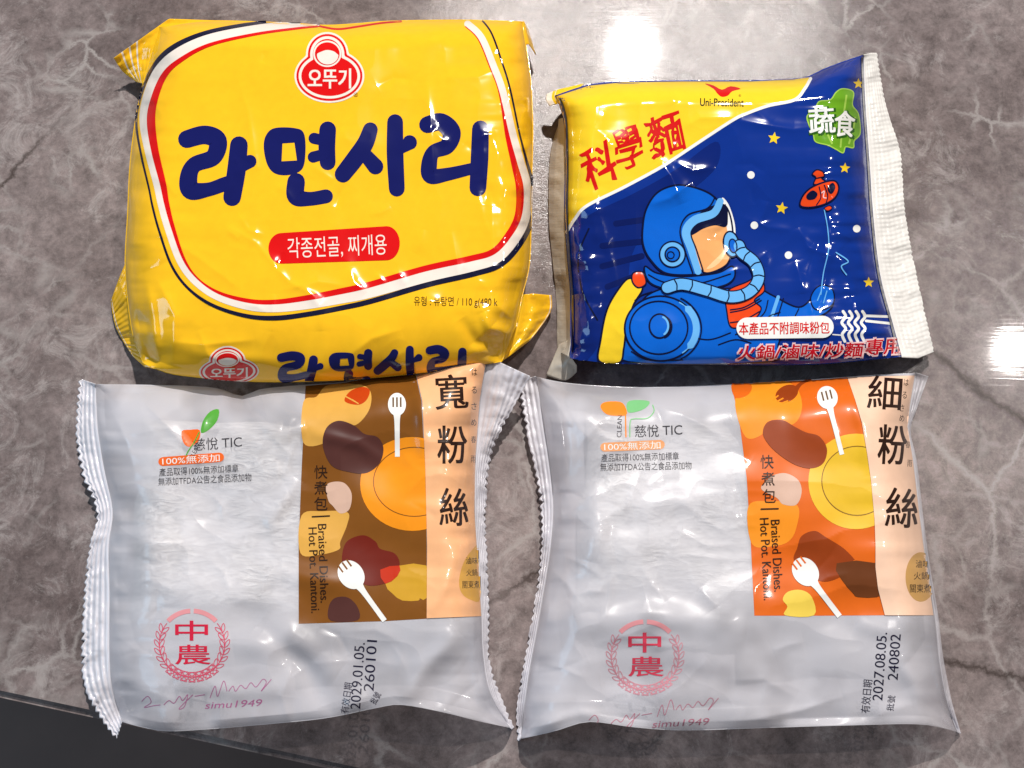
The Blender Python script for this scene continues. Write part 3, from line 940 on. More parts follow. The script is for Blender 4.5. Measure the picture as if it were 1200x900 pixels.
    a.append(ribbon(ell(774, 385, 42, 36, 0, 20, -58, 52), [1.5] * 3 + [8] * 14 + [1.5] * 3, LB, 8)); a.append(ribbon(ell(772, 384, 34, 31), 1.8, INKB, 9, True, sm=False)); a.append(ribbon(ell(774, 385, 48, 41, 0, 24, -60, 60), 1.6, INKB, 9))
    a += outlined(ell(773, 382, 12, 14), MB, INKB, 2, 9, sm=False); a.append(ribbon(ell(774, 382, 9, 11, 0, 16, -70, 60), 2.4, LB, 11)); a.append(ribbon(ell(775, 383, 12, 13, 0, 16, -60, 70), 2.2, INKB, 11))
    # hose with ribs
    hose = smooth([(782, 337), (800, 333), (828, 340), (856, 348), (878, 342), (889, 326), (884, 308), (870, 296), (866, 288)])
    a.append(ribbon(hose, 15.5, INKB, 15, sm=False)); a.append(ribbon(hose, 12.5, LB, 16, sm=False))
    for i in range(5, len(hose) - 2, 6):
        d = hose[i + 1] - hose[i - 1]; d /= np.hypot(*d); nn = np.array([-d[1], d[0]])
        a.append(ribbon([hose[i] - nn * 6.2, hose[i] + d * 1.5, hose[i] + nn * 6.2], 1.5, INKB, 17, cap=False))
    # hand, string, toy
    a += outlined([(950, 350), (956, 338), (966, 334), (976, 340), (977, 354), (968, 362), (955, 362)], MB, INKB, 1.5, 4)
    a.append(ribbon([(958, 352), (962, 342)], 1.3, LB, 6)); a.append(ribbon([(965, 355), (969, 341)], 1.3, LB, 6))
    a.append(ribbon([(966, 246), (970, 268), (971, 292), (965, 320), (962, 345)], 1.3, LB, 6))
    a.append(ribbon([(980, 296), (994, 306), (986, 312), (992, 322)], 1.5, LB, 6))
    a += outlined([(954, 216), (956, 208), (952, 204), (957, 199), (964, 201), (966, 206), (963, 209), (968, 214)], OR, INKB, 1.6, 3)
    a += outlined([(938, 241), (940, 231), (949, 221), (964, 214), (978, 212), (983, 220), (979, 231), (967, 239), (950, 243)], OR, INKB, 2.0, 5)
    a.append(poly([(945, 229), (952, 223), (958, 227), (955, 233), (947, 234)], INKB, 7, sub=3)); a.append(poly([(970, 219), (976, 214), (979, 220), (975, 227), (971, 225)], INKB, 7, sub=3))
    a.append(ribbon([(957, 240), (962, 231), (960, 219)], 1.3, INKB, 7)); a.append(ribbon([(968, 238), (970, 229), (966, 217)], 1.3, INKB, 7)); a.append(ribbon([(963, 226), (966, 224), (965, 231), (968, 232)], 1.2, PINKW, 7))
    a.append(ribbon([(956, 209), (965, 207)], 1.2, INKB, 7)); a += outlined([(966, 244), (972, 241), (975, 244), (970, 247)], OR, INKB, 1, 6)
    pk.print_part('printed_artwork', root, a)
    st = [star(*q) for q in ((907, 162, 7.5, SY, 1, 8), (1006, 98, 6.5, SY, 1, 0), (990, 197, 6.5, SY, 1, 5), (916, 244, 7.5, SY, 1, 10), (1018, 331, 6.5, SY, 1, 0))]
    for x, y in ((880, 205), (884, 264), (924, 299), (1004, 268)):
        st += [disc(x, y, 4.4, WH, 1)]
    for q in st:
        pk.print_part('printed_star' if len(q[0]) < 12 else 'printed_dot', root, [q])
    leaf = [(980, 108), (988, 104), (1000, 108), (999, 123), (1006, 134), (1008, 156), (1001, 165), (1000, 173), (991, 172), (988, 179), (980, 175), (970, 170), (956, 166), (953, 157), (948, 146), (946, 136), (955, 128), (960, 119), (973, 117)]
    g = [poly(leaf, GR, 1), ribbon(leaf, 1.4, ('pale green', (160, 200, 80)), 2, True)]
    for p in ([(985, 172), (988, 140), (992, 112)], [(975, 168), (966, 150), (956, 134)], [(995, 168), (1000, 150), (1002, 138)]):
        g.append(ribbon(p, 2.2, ('pale green', (160, 200, 80)), 2))
    for t, x, y, w, h, r in (('蔬', 963, 141, 30, 30, 4), ('食', 990, 145, 23, 30, -3)):
        g += [text(t, x + 1, y + 1, w + 2, h + 2, DG, 3, rot=r, bold=0.045), text(t, x, y, w, h, WH, 4, rot=r, bold=0.02)]
    pk.print_part('leaf_badge', root, g)
    pill = np.r_[ell(876, 384.5, 13, 12.5, 0, 14, 90, 270), ell(964, 383, 13, 13, 0, 14, -90, 90)]
    pk.print_part('notice_pill', root, [poly(pill, WH, 18, sm=False), text('本產品不附調味粉包', 919, 384.5, 106, 14.5, RR, 19.5, rot=0.8, bold=0.012)])
    w = []
    for i in range(4):
        x = 988 + 7.6 * i
        w.append(ribbon([(x, 365), (x + 3, 371), (x - 1.5, 378), (x + 3, 385), (x - 1, 392), (x + 2, 400)], 3.4, WH, 1))
    w += [ribbon([(1013, 370), (1042, 371)], 3, WH, 1), ribbon([(1015, 376), (1043, 379)], 3, WH, 1), ribbon([(976, 392), (988, 393)], 1.4, WH, 1)]
    pk.print_part('noodle_drawing', root, w)
    u = []
    for t, x, y, ww, hh, r in (('火鍋/滷味/炒麵', 938, 411.5, 146, 16.5, 1.5), ('專用', 1035, 406, 40, 18.5, 3.5)):
        u += [text(t, x, y, ww + 3, hh + 3, PINKW, 16, rot=r, bold=0.055, slant=0.18), text(t, x, y, ww, hh, ('wine red', (196, 14, 34)), 17, rot=r, bold=0.02, slant=0.18)]
    pk.print_part('usage_lettering', root, u)


# ================================================================== vermicelli packets
FILM = frosted_film()
NOOD = noodle_mat()


def bundle(pk, root, x0, y0, x1, y1):
    """the dried vermicelli seen dimly through the film"""
    nx, ny = 110, 90
    X, Y = np.meshgrid(np.linspace(0, 1, nx), np.linspace(0, 1, ny))
    px = x0 + (x1 - x0) * X; py = y0 + (y1 - y0) * Y
    px = px + 9 * vnoise(py / 40, px * 0 + 3, 1) * (np.abs(X - 0.5) * 2); py = py + 7 * vnoise(px / 50, py * 0 + 8, 2) * (np.abs(Y - 0.5) * 2)
    ed = prof(np.minimum(np.minimum(X, 1 - X) * (x1 - x0), np.minimum(Y, 1 - Y) * (y1 - y0)), 42, 0.55)
    top = 5 + (pk.h(px, py) - 9) * ed
    strand = 0.9 * np.sin(py / 2.3 + 4 * vnoise(px / 40, py / 26, 4) + 2 * vnoise(px / 15, py / 15, 3)) * ed
    top = np.maximum(np.minimum(top + strand + 3 * fbm(px / 30, py / 20, 5, 2) * ed, pk.h(px, py) - 3.0), 2.2)
    idx = np.arange(nx * ny).reshape(ny, nx)
    q = np.stack([idx[:-1, :-1], idx[1:, :-1], idx[1:, 1:], idx[:-1, 1:]], -1).reshape(-1, 4)
    bot = to3(px, py, np.full(px.shape, 2.0)).reshape(-1, 3)
    return mesh_obj('noodle_bundle', pk.local(np.r_[to3(px, py, top).reshape(-1, 3), bot]), np.r_[q, q[:, ::-1] + nx * ny], [NOOD], root)


def fork(shape, head, hr, tail, w, col, lvl, slots):
    """white spork: oval head, slim handle, dark slots"""
    hx, hy = head; d = np.array(tail, float) - np.array(head); d /= np.hypot(*d); ang = -math.degrees(math.atan2(d[1], d[0]))
    o = [poly(ell(hx, hy, hr[0], hr[1], ang), col, lvl, sm=False),
         ribbon([np.array(head) + d * hr[0] * 0.55, np.array(head) + d * (hr[0] + 6), tail], [hr[1] * 1.1, w, w * 0.85], col, lvl + 0.4, cap=False)]
    nn = np.array([-d[1], d[0]])
    for s in (-1, 0, 1):
        c = np.array(head) - d * hr[0] * slots[0] + nn * s * hr[1] * 0.42
        o.append(ribbon([c, c + d * hr[0] * slots[1]], 2.0, slots[2], lvl + 1, cap=False))
    return o


def clean_mark(pk, root, f, leafy, tint, textcol):
    """certification mark, orange pill and two lines of small print; f moves the coordinates of the right packet's mark"""
    def T(*a, **k):
        v, fc, c, l = text(*a, **k); return (moved(f, v), fc, c, l)

    def P(pts, col, l):
        return poly(f(smooth(pts, True)), col, l, sm=False)
    s = list(leafy)
    s.append(T('慈悅', 758, 505, 28, 14.5, textcol, 1, rot=2)); s.append(T('TIC', 788, 504, 23, 11, textcol, 1, rot=2, bold=0.006))
    pill = np.r_[ell(709, 524, 5.5, 5.2, 0, 12, 90, 270), ell(773, 521, 6, 5.5, 0, 12, -90, 90)]
    s.append(poly(f(pill), tint, 1, sm=False)); s.append(T('100%無添加', 741, 522.5, 66, 9, WH, 2, rot=2.2, bold=0.01))
    s.append(T('產品取得100%無添加標章', 750, 535.5, 91, 9.5, textcol, 1, rot=1.5)); s.append(T('無添加TFDA公告之食品添加物', 757, 546.5, 107, 9.5, textcol, 1, rot=1.2))
    pk.print_part('certification_mark', root, s, 'satin')


def wreath(pk, root, cx, cy, r, red, pale):
    s = []
    for sd in (-1, 1):
        for i in range(13):
            t = math.radians(62 + i * 13.2); ang = math.pi / 2 + sd * (math.pi - t) + 0.0
            for rr, da in ((r * 0.985, 0.55), (r * 0.84, -0.45)):
                x = cx + sd * rr * math.sin(t); y = cy - rr * math.cos(t)
                tx, ty = sd * math.cos(t), math.sin(t)
                k = da * sd
                dx, dy = tx * math.cos(k) - ty * math.sin(k), tx * math.sin(k) + ty * math.cos(k)
                p = np.array([x, y]); d = np.array([-dx, -dy]); n = np.array([-d[1], d[0]])
                lf = [p - d * 5.2, p + n * 2.1, p + d * 5.2, p - n * 2.1]
                s.append(ribbon(smooth(lf, True, 3), 0.9, pale, 1 + 0.3 * (i % 2), True, sm=False))
        s.append(ribbon([(cx + sd * r * 0.915 * math.sin(t), cy - r * 0.915 * math.cos(t)) for t in np.radians(np.linspace(50, 178, 30))], 0.9, pale, 2, sm=False))
    for a0, a1 in ((-46, -3), (3, 46)):
        s.append(ribbon([(cx + r * 0.93 * math.sin(t), cy - r * 0.93 * math.cos(t)) for t in np.radians(np.linspace(a0, a1, 16))], 5.5, ('pale rose', (225, 150, 155)), 1, sm=False, cap=False))
    s.append(text('中', cx - 0.5, cy - 16, 38, 23, red, 2, bold=0.014)); s.append(text('農', cx + 1.0, cy + 12, 41, 23, red, 2, bold=0.008))
    pk.print_part('wreath_emblem', root, s, 'satin')


def signature(pk, root, f, col):
    lines = [[(690, 844), (697, 838), (701, 845), (693, 851), (704, 849), (712, 848)],
             [(716, 848), (722, 843), (728, 846), (734, 838), (738, 843), (744, 836), (740, 850), (734, 852), (750, 836)],
             [(752, 838), (764, 836)], [(770, 840), (776, 826), (779, 838), (786, 820), (790, 832)], [(792, 832), (797, 826), (800, 832), (806, 825), (812, 829), (818, 822), (824, 827), (832, 818), (836, 822), (830, 832), (842, 818)]]
    s = [ribbon(f(smooth(l)), 0.8, col, 1, sm=False) for l in lines]
    v, fc, c, l = text('simu1949', 798, 847, 66, 8, col, 1, rot=3, slant=0.3)
    s.append((moved(f, v), fc, c, l))
    pk.print_part('signature', root, s, 'satin')


TXT = ('print grey', (62, 60, 66)); OCH = ('ochre', (222, 168, 78)); SLOT = ('slot brown', (110, 84, 60))


def build_left():
    pk = Packet(
        top=[(112, 450), (180, 451), (250, 454), (283, 464), (305, 456), (355, 451), (400, 448), (440, 441), (485, 438), (535, 424), (572, 418)],
        right=[(572, 418), (563, 470), (558, 540), (557, 600), (561, 660), (565, 720), (567, 770), (576, 815), (598, 853)],
        bottom=[(143, 846), (165, 852), (195, 857), (240, 855), (300, 850), (380, 842), (440, 830), (470, 826), (520, 835), (560, 845), (598, 853)],
        left=[(112, 450), (114, 500), (122, 550), (132, 600), (127, 640), (128, 700), (128, 770), (132, 810), (143, 846)],
        T=76, zr=(34, 24, 62, 22), R=(52, 46, 105, 70), q=0.75)
    pk.lifts = [(568, 424, 70, 40, 26), (598, 853, 34, 30, -28), (470, 826, 60, 40, 14), (145, 846, 40, 40, -22)]
    pk.noise = [(140, 120, 7, 1, 2, False), (80, 66, 1.8, 3, 2, False), (90, 60, 1.0, 5, 2, True)]
    pk.gather = {'L': (22, 6, 34, 3), 'R': (24, 6, 30, 5), 'B': (46, 6, 50, 2), 'T': (40, 5, 30, 4)}
    pk.creases = [
        ([(168, 470), (195, 498), (222, 530)], 4.5, 8, True), ([(222, 525), (232, 540), (240, 492), (256, 478)], 3, 6, True),
        ([(350, 560), (318, 610), (325, 625)], 4, 9, False), ([(300, 490), (330, 510), (360, 500)], 4, 9, False),
        ([(160, 560), (172, 640), (170, 720)], 5, 16, False), ([(250, 700), (330, 670), (420, 690)], 4, 14, False),
        ([(270, 760), (340, 750), (400, 790)], 6, 16, False), ([(300, 730), (360, 780), (380, 830)], -6, 14, False), ([(400, 740), (440, 738), (470, 752)], 3, 8, True),
        ([(470, 826), (500, 780), (540, 740)], 6, 12, False), ([(200, 800), (280, 812), (350, 806)], 4, 12, False), ([(130, 480), (150, 520), (160, 560)], 3, 7, True),
        ([(480, 440), (492, 470), (498, 540)], 4, 9, False), ([(360, 505), (420, 520), (450, 540)], 2.5, 8, False), ([(540, 640), (520, 690), (500, 720)], 3, 9, False)]
    pk.crinkle(21, 16, (150, 470, 350, 830), 70, 2.2, 4.5)
    pk.crinkle(22, 10, (360, 740, 560, 830), 60, 2.4, 4.5, (110, 40))
    pk.crinkle(23, 10, (130, 460, 180, 830), 60, 2.6, 4.5, (10, 25))
    pk.crinkle(24, 8, (360, 460, 545, 720), 50, 1.2, 4.5)
    pk.crinkle(25, 7, (300, 455, 345, 640), 50, 2.2, 4.5, (60, 30))
    root = thing('vermicelli_packet', 'frosted vermicelli packet with brown and peach label, pushed against the yellow packet', 'vermicelli packet', pk.base, 'frosted vermicelli packets')

    def clear(X, Y):
        return 0.33 + 0.20 * np.clip(fbm(X / 60, Y / 50, 6, 3) + 0.2, 0, 1) + 0.04 * np.clip((Y - 720) / 60, 0, 1) + 0.14 * np.exp(-((X - 640) / 70) ** 2 - ((Y - 850) / 60) ** 2)
    pk.wrapper(root, FILM, clear=clear)
    bundle(pk, root, 160, 495, 545, 735)
    pk.loft('end_seal', root, [[(112, 450), (114, 500), (122, 550), (132, 600), (127, 640), (128, 700), (128, 770), (132, 810), (143, 846)], [(92, 443), (89, 480), (89, 522), (97, 562), (113, 602), (104, 642), (98, 692), (95, 750), (96, 792), (108, 828), (136, 868)]],
            [lambda x, y: pk.rim(x, y), (14, 12, 10, 14, 18, 12, 10, 8, 10, 4)], [FILM], across=40, teeth=(4.5, 9.0), ribs=(4.5, 0.9), wav=5, seed=2, clear=0.12)
    pk.loft('end_seal', root, [[(572, 418), (563, 470), (558, 540), (557, 600), (561, 660), (565, 720), (567, 770), (576, 815), (598, 853)], [(598, 430), (586, 474), (566, 540), (563, 600), (567, 660), (570, 720), (571, 770), (582, 815), (600, 855)], [(622, 441), (603, 476), (577, 532), (570, 600), (572, 660), (574, 720), (574, 770), (586, 812), (603, 852)]],
            [lambda x, y: pk.rim(x, y), (50, 34, 16, 12, 12, 12, 10, 8, 3), (46, 26, 8, 4, 4, 4, 3, 2, 2)], [FILM], across=40, teeth=(3.5, 9.0), ribs=(6, 0.8), wav=3, seed=4, clear=0.16)
    # printed label
    BRN = ('label brown', (128, 78, 26)); PEACH = ('peach', (247, 186, 136)); PLUM = ('plum brown', (84, 48, 44)); ORG = ('plate orange', (246, 150, 28)); BR = ('burnt red', (196, 66, 18))
    X = lambda x, y: (340 + x * 0.2555, 410 + y * 0.2555)
    Z = lambda x, y: (330 + x * 0.2889, 620 + y * 0.2889)
    s = [poly([(358, 452), (400, 449), (440, 442), (487, 439), (494, 470), (498, 550), (500, 640), (500, 725), (450, 728), (350, 731), (350, 640), (353, 560)], BRN, 0, sm=False)]
    s.append(poly([X(60, 240), X(120, 215), X(165, 165), X(250, 155), X(340, 165), X(372, 205), X(360, 280), X(300, 345), X(230, 330), X(170, 380), X(150, 430), X(60, 425)], OCH, 1))
    s.append(poly([X(52, 760), X(150, 740), X(262, 745), X(262, 800), X(230, 880), (397, 644), (375, 650), (352, 648)], OCH, 1))
    s.append(poly([X(250, 235), X(275, 190), X(330, 170), X(365, 185), X(350, 230), X(310, 252)], BR, 2)); s += [ribbon([X(252 + 16 * i, 212 + 8 * i), X(284 + 14 * i, 230 + 8 * i)], 1.4, OCH, 3) for i in range(3)]
    s.append(poly([X(150, 440), X(165, 360), X(220, 325), X(290, 345), X(340, 385), X(400, 400), X(428, 450), X(410, 520), X(350, 565), X(270, 560), X(190, 530)], PLUM, 3))
    s.append(disc(*X(560, 615), 61, ORG, 2, 55)); s.append(ribbon(ell(*X(570, 605), 48, 40.5), 1.0, BRN, 3, True, sm=False))
    s.append(poly([X(165, 625), X(200, 605), X(250, 612), X(282, 660), X(272, 730), X(230, 750), X(195, 715), X(175, 690)], ('blush', (214, 178, 158)), 2))
    s += fork(None, X(490, 250), (13.5, 10.5), X(492, 490), 6.5, WH, 4, (0.62, 0.85, SLOT))
    s.append(poly([Z(245, 110), Z(265, 50), Z(330, 25), Z(380, 50), Z(400, 80), Z(460, 100), Z(478, 150), Z(440, 210), Z(360, 230), Z(290, 200), Z(255, 160)], ('dark red bean', (112, 32, 20)), 2))
    s.append(poly([Z(420, 220), Z(470, 150), Z(480, 148), Z(588, 148), Z(588, 280), Z(560, 280), Z(555, 290), Z(490, 290), Z(450, 262)], ('mustard', (206, 156, 44)), 1, sub=2)); s.append(poly([Z(400, 165), Z(478, 148), Z(470, 190), Z(420, 222)], ('bright red', (196, 50, 22)), 3, sub=2))
    s.append(poly([Z(200, 372), Z(190, 320), Z(215, 280), Z(270, 278), Z(310, 320), Z(308, 370)], PLUM, 2, sub=4))
    s += fork(None, Z(282, 185), (18, 14.5), Z(418, 372), 7, WH, 4, (0.98, 0.55, BRN))
    s.append(poly([(488, 440), (510, 433), (535, 425.5), (570, 420), (562, 470), (557, 540), (556, 600), (560, 660), (564, 722), (500, 724.5), (500.5, 640), (498.5, 550), (495, 470)], PEACH, 8, sm=False))
    s.append(poly([(562, 642), (552, 646), (543, 660), (538, 680), (541, 695), (552, 703), (563, 700)], OCH, 9, sub=4))
    s += [text('滷味', 553, 657, 14, 8, BLACK, 10), text('火鍋', 553, 671, 13, 8, BLACK, 10), text('關東煮', 552, 685, 20, 9, BLACK, 10)]
    pk.print_part('printed_label', root, s, 'satin')
    DK = ('dark brown print', (46, 26, 18))
    s = [text('寬', 529, 459, 38, 40, DK, 9, rot=3, bold=0.012), text('粉', 530, 521, 34, 44, DK, 9, bold=0.012), text('絲', 532, 594, 33, 44, DK, 9, bold=0.012)]
    pk.print_part('product_lettering', root, s, 'satin')
    s = []
    for i, c in enumerate('快煮包'):
        s.append(text(c, 376 + 0.0 * i, 553 + 18.5 * i, 15.5, 15.5, DK, 5))
    s.append(ribbon([(366, 605.5), (386, 604.5)], 1.6, DK, 5)); s.append(text('Braised Dishes.', 379, 660, 92, 10, DK, 5, rot=-88, bold=0.006)); s.append(text('Hot Pot. Kantoni.', 368, 668, 100, 10, DK, 5, rot=-88, bold=0.006))
    pk.print_part('side_lettering', root, s, 'satin')
    s = []
    for c, y in zip('はるさめ春雨', (436, 457, 476, 495, 515, 538)):
        s.append(text(c, 556 - 0.06 * (y - 436) * 0.2, y, 6, 8, DK, 9))
    pk.print_part('edge_lettering', root, s, 'satin')
    C = lambda x, y: (66 + x * 0.2555, 430 + y * 0.2555)
    lf = [poly([C(575, 295), C(615, 288), C(658, 290), C(652, 340), C(610, 366), C(582, 345)], ('fruit orange', (240, 104, 24)), 1, sub=3), poly([C(745, 195), C(738, 245), C(700, 288), C(664, 302), C(672, 250), C(705, 205)], ('leaf mark green', (84, 164, 60)), 1, sub=3),
          ribbon([C(655, 300), C(632, 345), C(606, 385), C(596, 405)], 1.4, ('leaf mark green', (84, 164, 60)), 2)]
    lf.append(text('CLEAN', 228, 529, 20, 5, TXT, 1, rot=62))
    clean_mark(pk, root, lambda v: np.c_[184 + (v[:, 0] - 703) * 1.03, v[:, 1] + 15.5 - (v[:, 0] - 703) * 0.02], [], ('pill orange', (240, 106, 40)), TXT) if False else clean_mark(pk, root, lambda v: np.c_[185 + (v[:, 0] - 703) * 1.02, v[:, 1] + 17 - (v[:, 0] - 703) * 0.03], lf, ('pill orange', (240, 106, 40)), TXT)
    wreath(pk, root, 225, 755, 42, ('emblem red', (204, 34, 64)), ('wreath red', (208, 84, 108)))
    signature(pk, root, lambda v: np.c_[v[:, 0] - 524, v[:, 1] - 22], ('ink violet', (176, 104, 146)))
    DT = ('date ink', (30, 28, 52))
    pk.print_part('date_stamp', root, [text('2029.01.05.', 419, 792, 78, 12, DT, 1, rot=86), text('260101', 434, 780, 60, 12, DT, 1, rot=86), text('有效日期', 406, 818, 36, 10, DT, 1, rot=82), text('批號', 440, 818, 14, 9, DT, 1, rot=60)], 'satin')


def build_right():
    pk = Packet(
        top=[(628, 441), (660, 448), (720, 453), (790, 453), (860, 450), (960, 444), (1030, 439), (1074, 437)],
        right=[(1074, 437), (1068, 470), (1064, 500), (1071, 540), (1078, 600), (1086, 660), (1096, 720), (1101, 770), (1110, 825), (1122, 858)],
        bottom=[(610, 866), (650, 857), (690, 846), (740, 852), (800, 856), (900, 853), (1000, 850), (1080, 849), (1122, 858)],
        left=[(628, 441), (634, 480), (643, 540), (648, 590), (645, 640), (632, 720), (618, 800), (610, 866)],
        T=78, zr=(34, 18, 62, 20), R=(48, 48, 90, 66), q=0.75)
    pk.lifts = [(1122, 858, 40, 34, -26), (608, 868, 34, 30, -28)]
    pk.noise = [(140, 120, 7, 6, 2, False), (84, 66, 1.8, 0, 2, False), (90, 60, 1.0, 2, 2, True)]
    pk.gather = {'L': (24, 5, 34, 1), 'R': (26, 5, 26, 2), 'B': (50, 5, 44, 3), 'T': (44, 5, 30, 5)}
    pk.creases = [
        ([(680, 468), (730, 462), (800, 485), (860, 520)], 4, 9, True), ([(690, 560), (700, 620), (690, 660)], 5, 13, False), ([(740, 600), (790, 585), (850, 590)], 4, 14, False),
        ([(664, 700), (690, 692), (712, 694)], 3.5, 6, True), ([(672, 724), (671, 712), (664, 700)], 2.5, 5, True), ([(820, 690), (835, 705), (840, 712)], 3, 6, True),
        ([(650, 740), (760, 722), (880, 740)], 6, 18, False), ([(700, 800), (800, 790), (900, 812)], -5, 16, False), ([(610, 858), (680, 838), (740, 845)], 4, 9, False),
        ([(860, 848), (940, 832), (990, 815)], 5, 8, True), ([(790, 620), (830, 640), (870, 640)], 2, 6, True), ([(800, 650), (840, 655), (880, 656)], 2, 6, True), ([(1090, 850), (1075, 800), (1050, 770)], 5, 12, False),
        ([(1000, 730), (1040, 740), (1080, 735)], 4, 12, False), ([(990, 445), (1012, 500), (1020, 560)], 2.5, 9, False), ([(655, 470), (665, 520), (662, 580)], 4, 9, False)]
    pk.crinkle(31, 14, (660, 560, 870, 720), 70, 2.0, 4.5)
    pk.crinkle(32, 12, (640, 460, 870, 560), 60, 1.8, 4.5)
    pk.crinkle(33, 10, (650, 720, 1080, 840), 90, 2.6, 5.5, (170, 25))
    pk.crinkle(34, 10, (640, 470, 690, 840), 50, 2.4, 4.5, (20, 30))
    pk.crinkle(35, 8, (870, 470, 1060, 710), 50, 1.2, 4.5)
    root = thing('vermicelli_packet', 'frosted vermicelli packet with bright orange and pale peach label, below the blue packet', 'vermicelli packet', pk.base, 'frosted vermicelli packets')

    def clear(X, Y):
        return 0.33 + 0.20 * np.clip(fbm(X / 60, Y / 50, 2, 3) + 0.15, 0, 1) + 0.04 * np.clip((Y - 700) / 60, 0, 1) + 0.42 * np.exp(-((X - 1124) / 34) ** 2 - ((Y - 830) / 70) ** 2)
    pk.wrapper(root, FILM, clear=clear)
    bundle(pk, root, 680, 490, 1050, 712)
    pk.loft('end_seal', root, [[(628, 441), (634, 480), (643, 540), (648, 590), (645, 640), (632, 720), (618, 800), (610, 866)], [(606, 446), (615, 500), (625, 545), (632, 590), (634, 632), (629, 684), (620, 740), (611, 790), (605, 832), (606, 870)]],
            [lambda x, y: pk.rim(x, y), (10, 12, 10, 12, 10, 12, 10, 8, 3)], [FILM], across=36, teeth=(4, 9.0), ribs=(3.5, 0.8), wav=4, seed=3, clear=0.12)
    pk.loft('end_seal', root, [[(1074, 437), (1068, 470), (1064, 500), (1071, 540), (1078, 600), (1086, 660), (1096, 720), (1101, 770), (1110, 825), (1122, 858)], [(1088, 441), (1076, 474), (1067, 504), (1074, 540), (1081, 600), (1089, 660), (1099, 720), (1105, 770), (1116, 825), (1126, 860)]],
            [lambda x, y: pk.rim(x, y), (16, 12, 6, 5, 5, 5, 5, 5, 4, 3)], [FILM], across=24, ribs=(3, 0.6), wav=3, seed=6, clear=0.55)
    ORA = ('label orange', (224, 104, 26)); LO = ('light orange', (244, 148, 36)); PP = ('pale peach', (246, 206, 178)); BN = ('bean brown', (150, 62, 20)); PY = ('plate yellow', (240, 190, 52)); PY2 = ('plate centre', (230, 186, 44))
    X = lambda x, y: (850 + x * 0.2555, 430 + y * 0.2555)
    Z = lambda x, y: (850 + x * 0.2778, 640 + y * 0.2778)
    bord = [(993, 442), (1002, 468), (1010, 495), (1016, 530), (1021, 565), (1025, 610), (1026, 640), (1026, 665), (1029, 690), (1037, 721)]
    s = [poly([(857, 451), (900, 448), (960, 445)] + bord + [(960, 721.5), (884, 721.5), (880, 640), (875, 560), (866, 490)], ORA, 0, sm=False)]
    s.append(poly([X(45, 150), X(130, 72), X(250, 60), X(325, 95), X(352, 170), X(335, 240), X(290, 268), X(230, 245), X(185, 265), X(165, 312), X(90, 318)], LO, 1))
    s.append(poly([X(30, 75), X(100, 68), X(122, 95), X(100, 130), X(45, 140)], ORA, 2))
    s.append(poly([X(105, 640), X(200, 615), X(330, 635), X(325, 740), X(290, 800), X(220, 822), X(122, 812)], LO, 1))
    s.append(ribbon([X(390, 55), X(345, 78), X(318, 110)], [3, 4, 7], BN, 2)); s.append(disc(*X(282, 122), 14, BN, 2, 9.5, 25)); s += [ribbon([X(220 + 22 * i, 148 + 8 * i), X(242 + 22 * i, 132 + 12 * i)], 1.6, LO, 3) for i in range(3)]
    s.append(poly([X(172, 300), X(195, 252), X(260, 243), X(320, 275), X(370, 300), X(430, 318), X(466, 375), X(450, 440), X(395, 465), X(320, 448), X(245, 400), X(195, 350)], BN, 4))
    s.append(disc(*X(600, 525), 56, PY, 2)); s.append(disc(*X(605, 522), 41.5, PY2, 3)); s.append(ribbon(ell(*X(605, 522), 41.5, 40.5), 1.0, ('line brown', (130, 90, 30)), 4, True, sm=False))
    s.append(poly([X(225, 495), X(280, 488), X(335, 520), X(350, 575), X(325, 632), X(265, 630), X(235, 600), X(165, 560), X(190, 520)], ('blush', (226, 192, 172)), 2))
    s += fork(None, X(468, 140), (13.5, 12), X(535, 402), 6.2, WH, 5, (0.6, 0.8, SLOT))
    s.append(poly([X(330, 830), X(350, 775), X(410, 752), X(460, 780), X(540, 830), X(590, 880), Z(540, 60), Z(500, 120), Z(420, 150), Z(350, 120), Z(290, 60)], BN, 2))
    s.append(poly([Z(470, 72), Z(640, 72), Z(652, 190), Z(640, 215), Z(560, 215), Z(540, 200), Z(490, 140)], ('bowl brown', (108, 58, 28)), 3, sub=2))
    s.append(poly([Z(252, 292), Z(262, 255), Z(242, 225), Z(265, 192), Z(320, 185), Z(365, 215), Z(374, 292)], ('butter yellow', (238, 206, 84)), 2, sub=4))
    s += fork(None, Z(338, 108), (18, 14.5), Z(482, 296), 7.5, WH, 5, (0.98, 0.55, ORA))
    s.append(poly(bord + [(1094, 721), (1085, 660), (1077, 600), (1070, 540), (1063.5, 500), (1067, 470), (1072, 440), (1030, 441)], PP, 8, sm=False))
    s.append(disc(*Z(825, 130), 18, ('tan gold', (206, 160, 96)), 9, 29)); s += [text('滷味', *Z(832, 75), 16, 9, BLACK, 10), text('火鍋', *Z(826, 125), 17, 9, BLACK, 10), text('關東煮', *Z(822, 178), 24, 10, BLACK, 10, bold=0.01)]
    pk.print_part('printed_label', root, s, 'satin')
    DK = ('dark brown print', (46, 26, 18))
    s = [text('細', 1037, 460, 39, 39, DK, 9, rot=-4, bold=0.012), text('粉', 1046, 521, 33, 46, DK, 9, rot=-3, bold=0.012), text('絲', 1057, 595, 37, 46, DK, 9, rot=-3, bold=0.012)]
    pk.print_part('product_lettering', root, s, 'satin')
    s = []
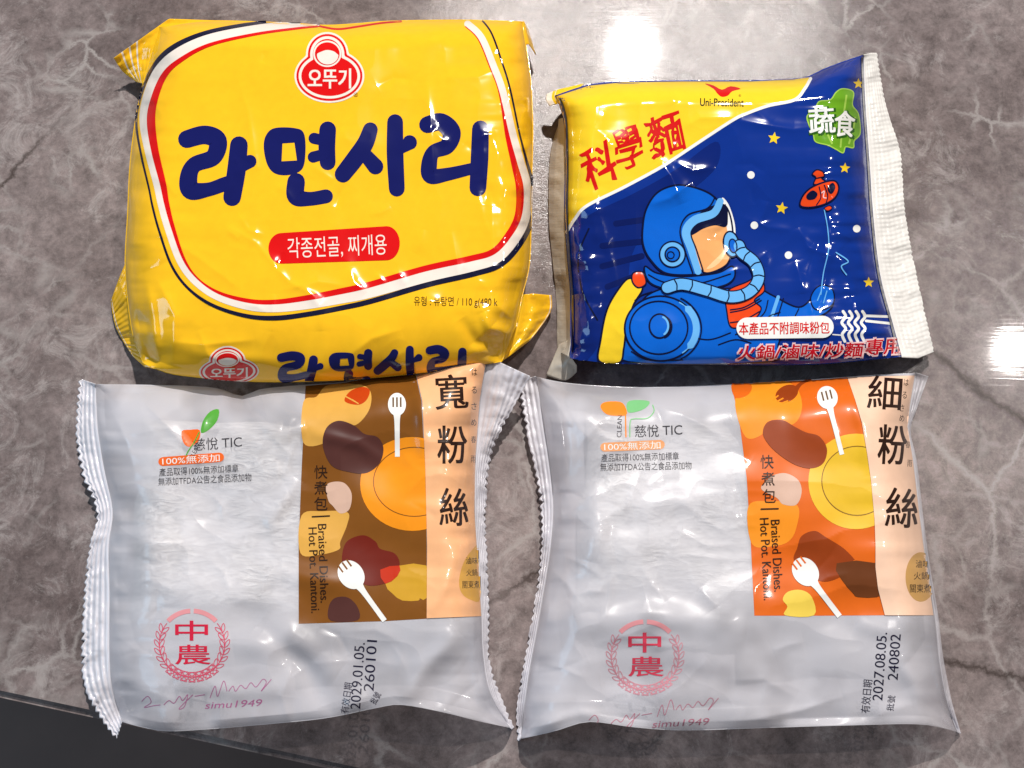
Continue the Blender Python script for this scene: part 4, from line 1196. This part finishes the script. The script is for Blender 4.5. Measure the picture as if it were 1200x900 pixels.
    for i, c in enumerate('快煮包'):
        s.append(text(c, 899 + 1.2 * i, 541 + 20 * i, 15.5, 16, DK, 6))
    s.append(ribbon([(892, 596.5), (912, 596)], 1.6, DK, 6)); s.append(text('Braised Dishes.', 910.5, 651, 84, 10.5, DK, 6, rot=-87, bold=0.006)); s.append(text('Hot Pot. Kantoni.', 898, 655, 96, 10.5, DK, 6, rot=-87, bold=0.006))
    pk.print_part('side_lettering', root, s, 'satin')
    s = []
    for c, x, y in (('は', 1063, 448), ('る', 1061, 463), ('さ', 1058, 478), ('め', 1058, 490), ('春', 1065, 521), ('雨', 1067, 543)):
        s.append(text(c, x - 1, y, 5.5, 8, DK, 9, rot=-4))
    pk.print_part('edge_lettering', root, s, 'satin')
    C = lambda x, y: (590 + x * 0.2554, 430 + y * 0.2554)
    LG = ('leaf mark pale green', (126, 196, 130))
    lf = [poly([C(445, 178), C(470, 160), C(535, 160), C(560, 185), C(562, 222), C(490, 222), C(458, 205)], ('fruit orange light', (246, 140, 40)), 1, sub=3), poly([C(567, 165), C(600, 152), C(670, 158), C(650, 190), C(600, 208), C(570, 205)], LG, 1, sub=3),
          ribbon([C(560, 222), C(562, 320)], 1.6, ('fruit orange light', (246, 140, 40)), 2), ribbon([C(580, 320), C(582, 250), C(600, 238), C(660, 235), C(690, 205), C(685, 175)], 1.2, LG, 2),
          text('CLEAN', *C(532, 272), 26, 5.5, TXT, 1, rot=88)]
    clean_mark(pk, root, lambda v: v, lf, ('pill light orange', (238, 164, 110)), TXT)
    wreath(pk, root, 756, 769, 43.5, ('emblem pale red', (212, 66, 88)), ('wreath pale red', (206, 138, 150)))
    signature(pk, root, lambda v: v, ('signature red', (192, 124, 142)))
    DT = ('date ink', (30, 28, 52))
    pk.print_part('date_stamp', root, [text('2027.08.05.', 1031, 781, 80, 12, DT, 1, rot=86), text('240802', 1048, 770, 54, 12, DT, 1, rot=86), text('有效日期', 1015.5, 816, 39, 11, DT, 1, rot=85), text('批號', 1044, 824, 18, 9, DT, 1, rot=82)], 'satin')


build_yellow()
build_blue()
build_left()
build_right()
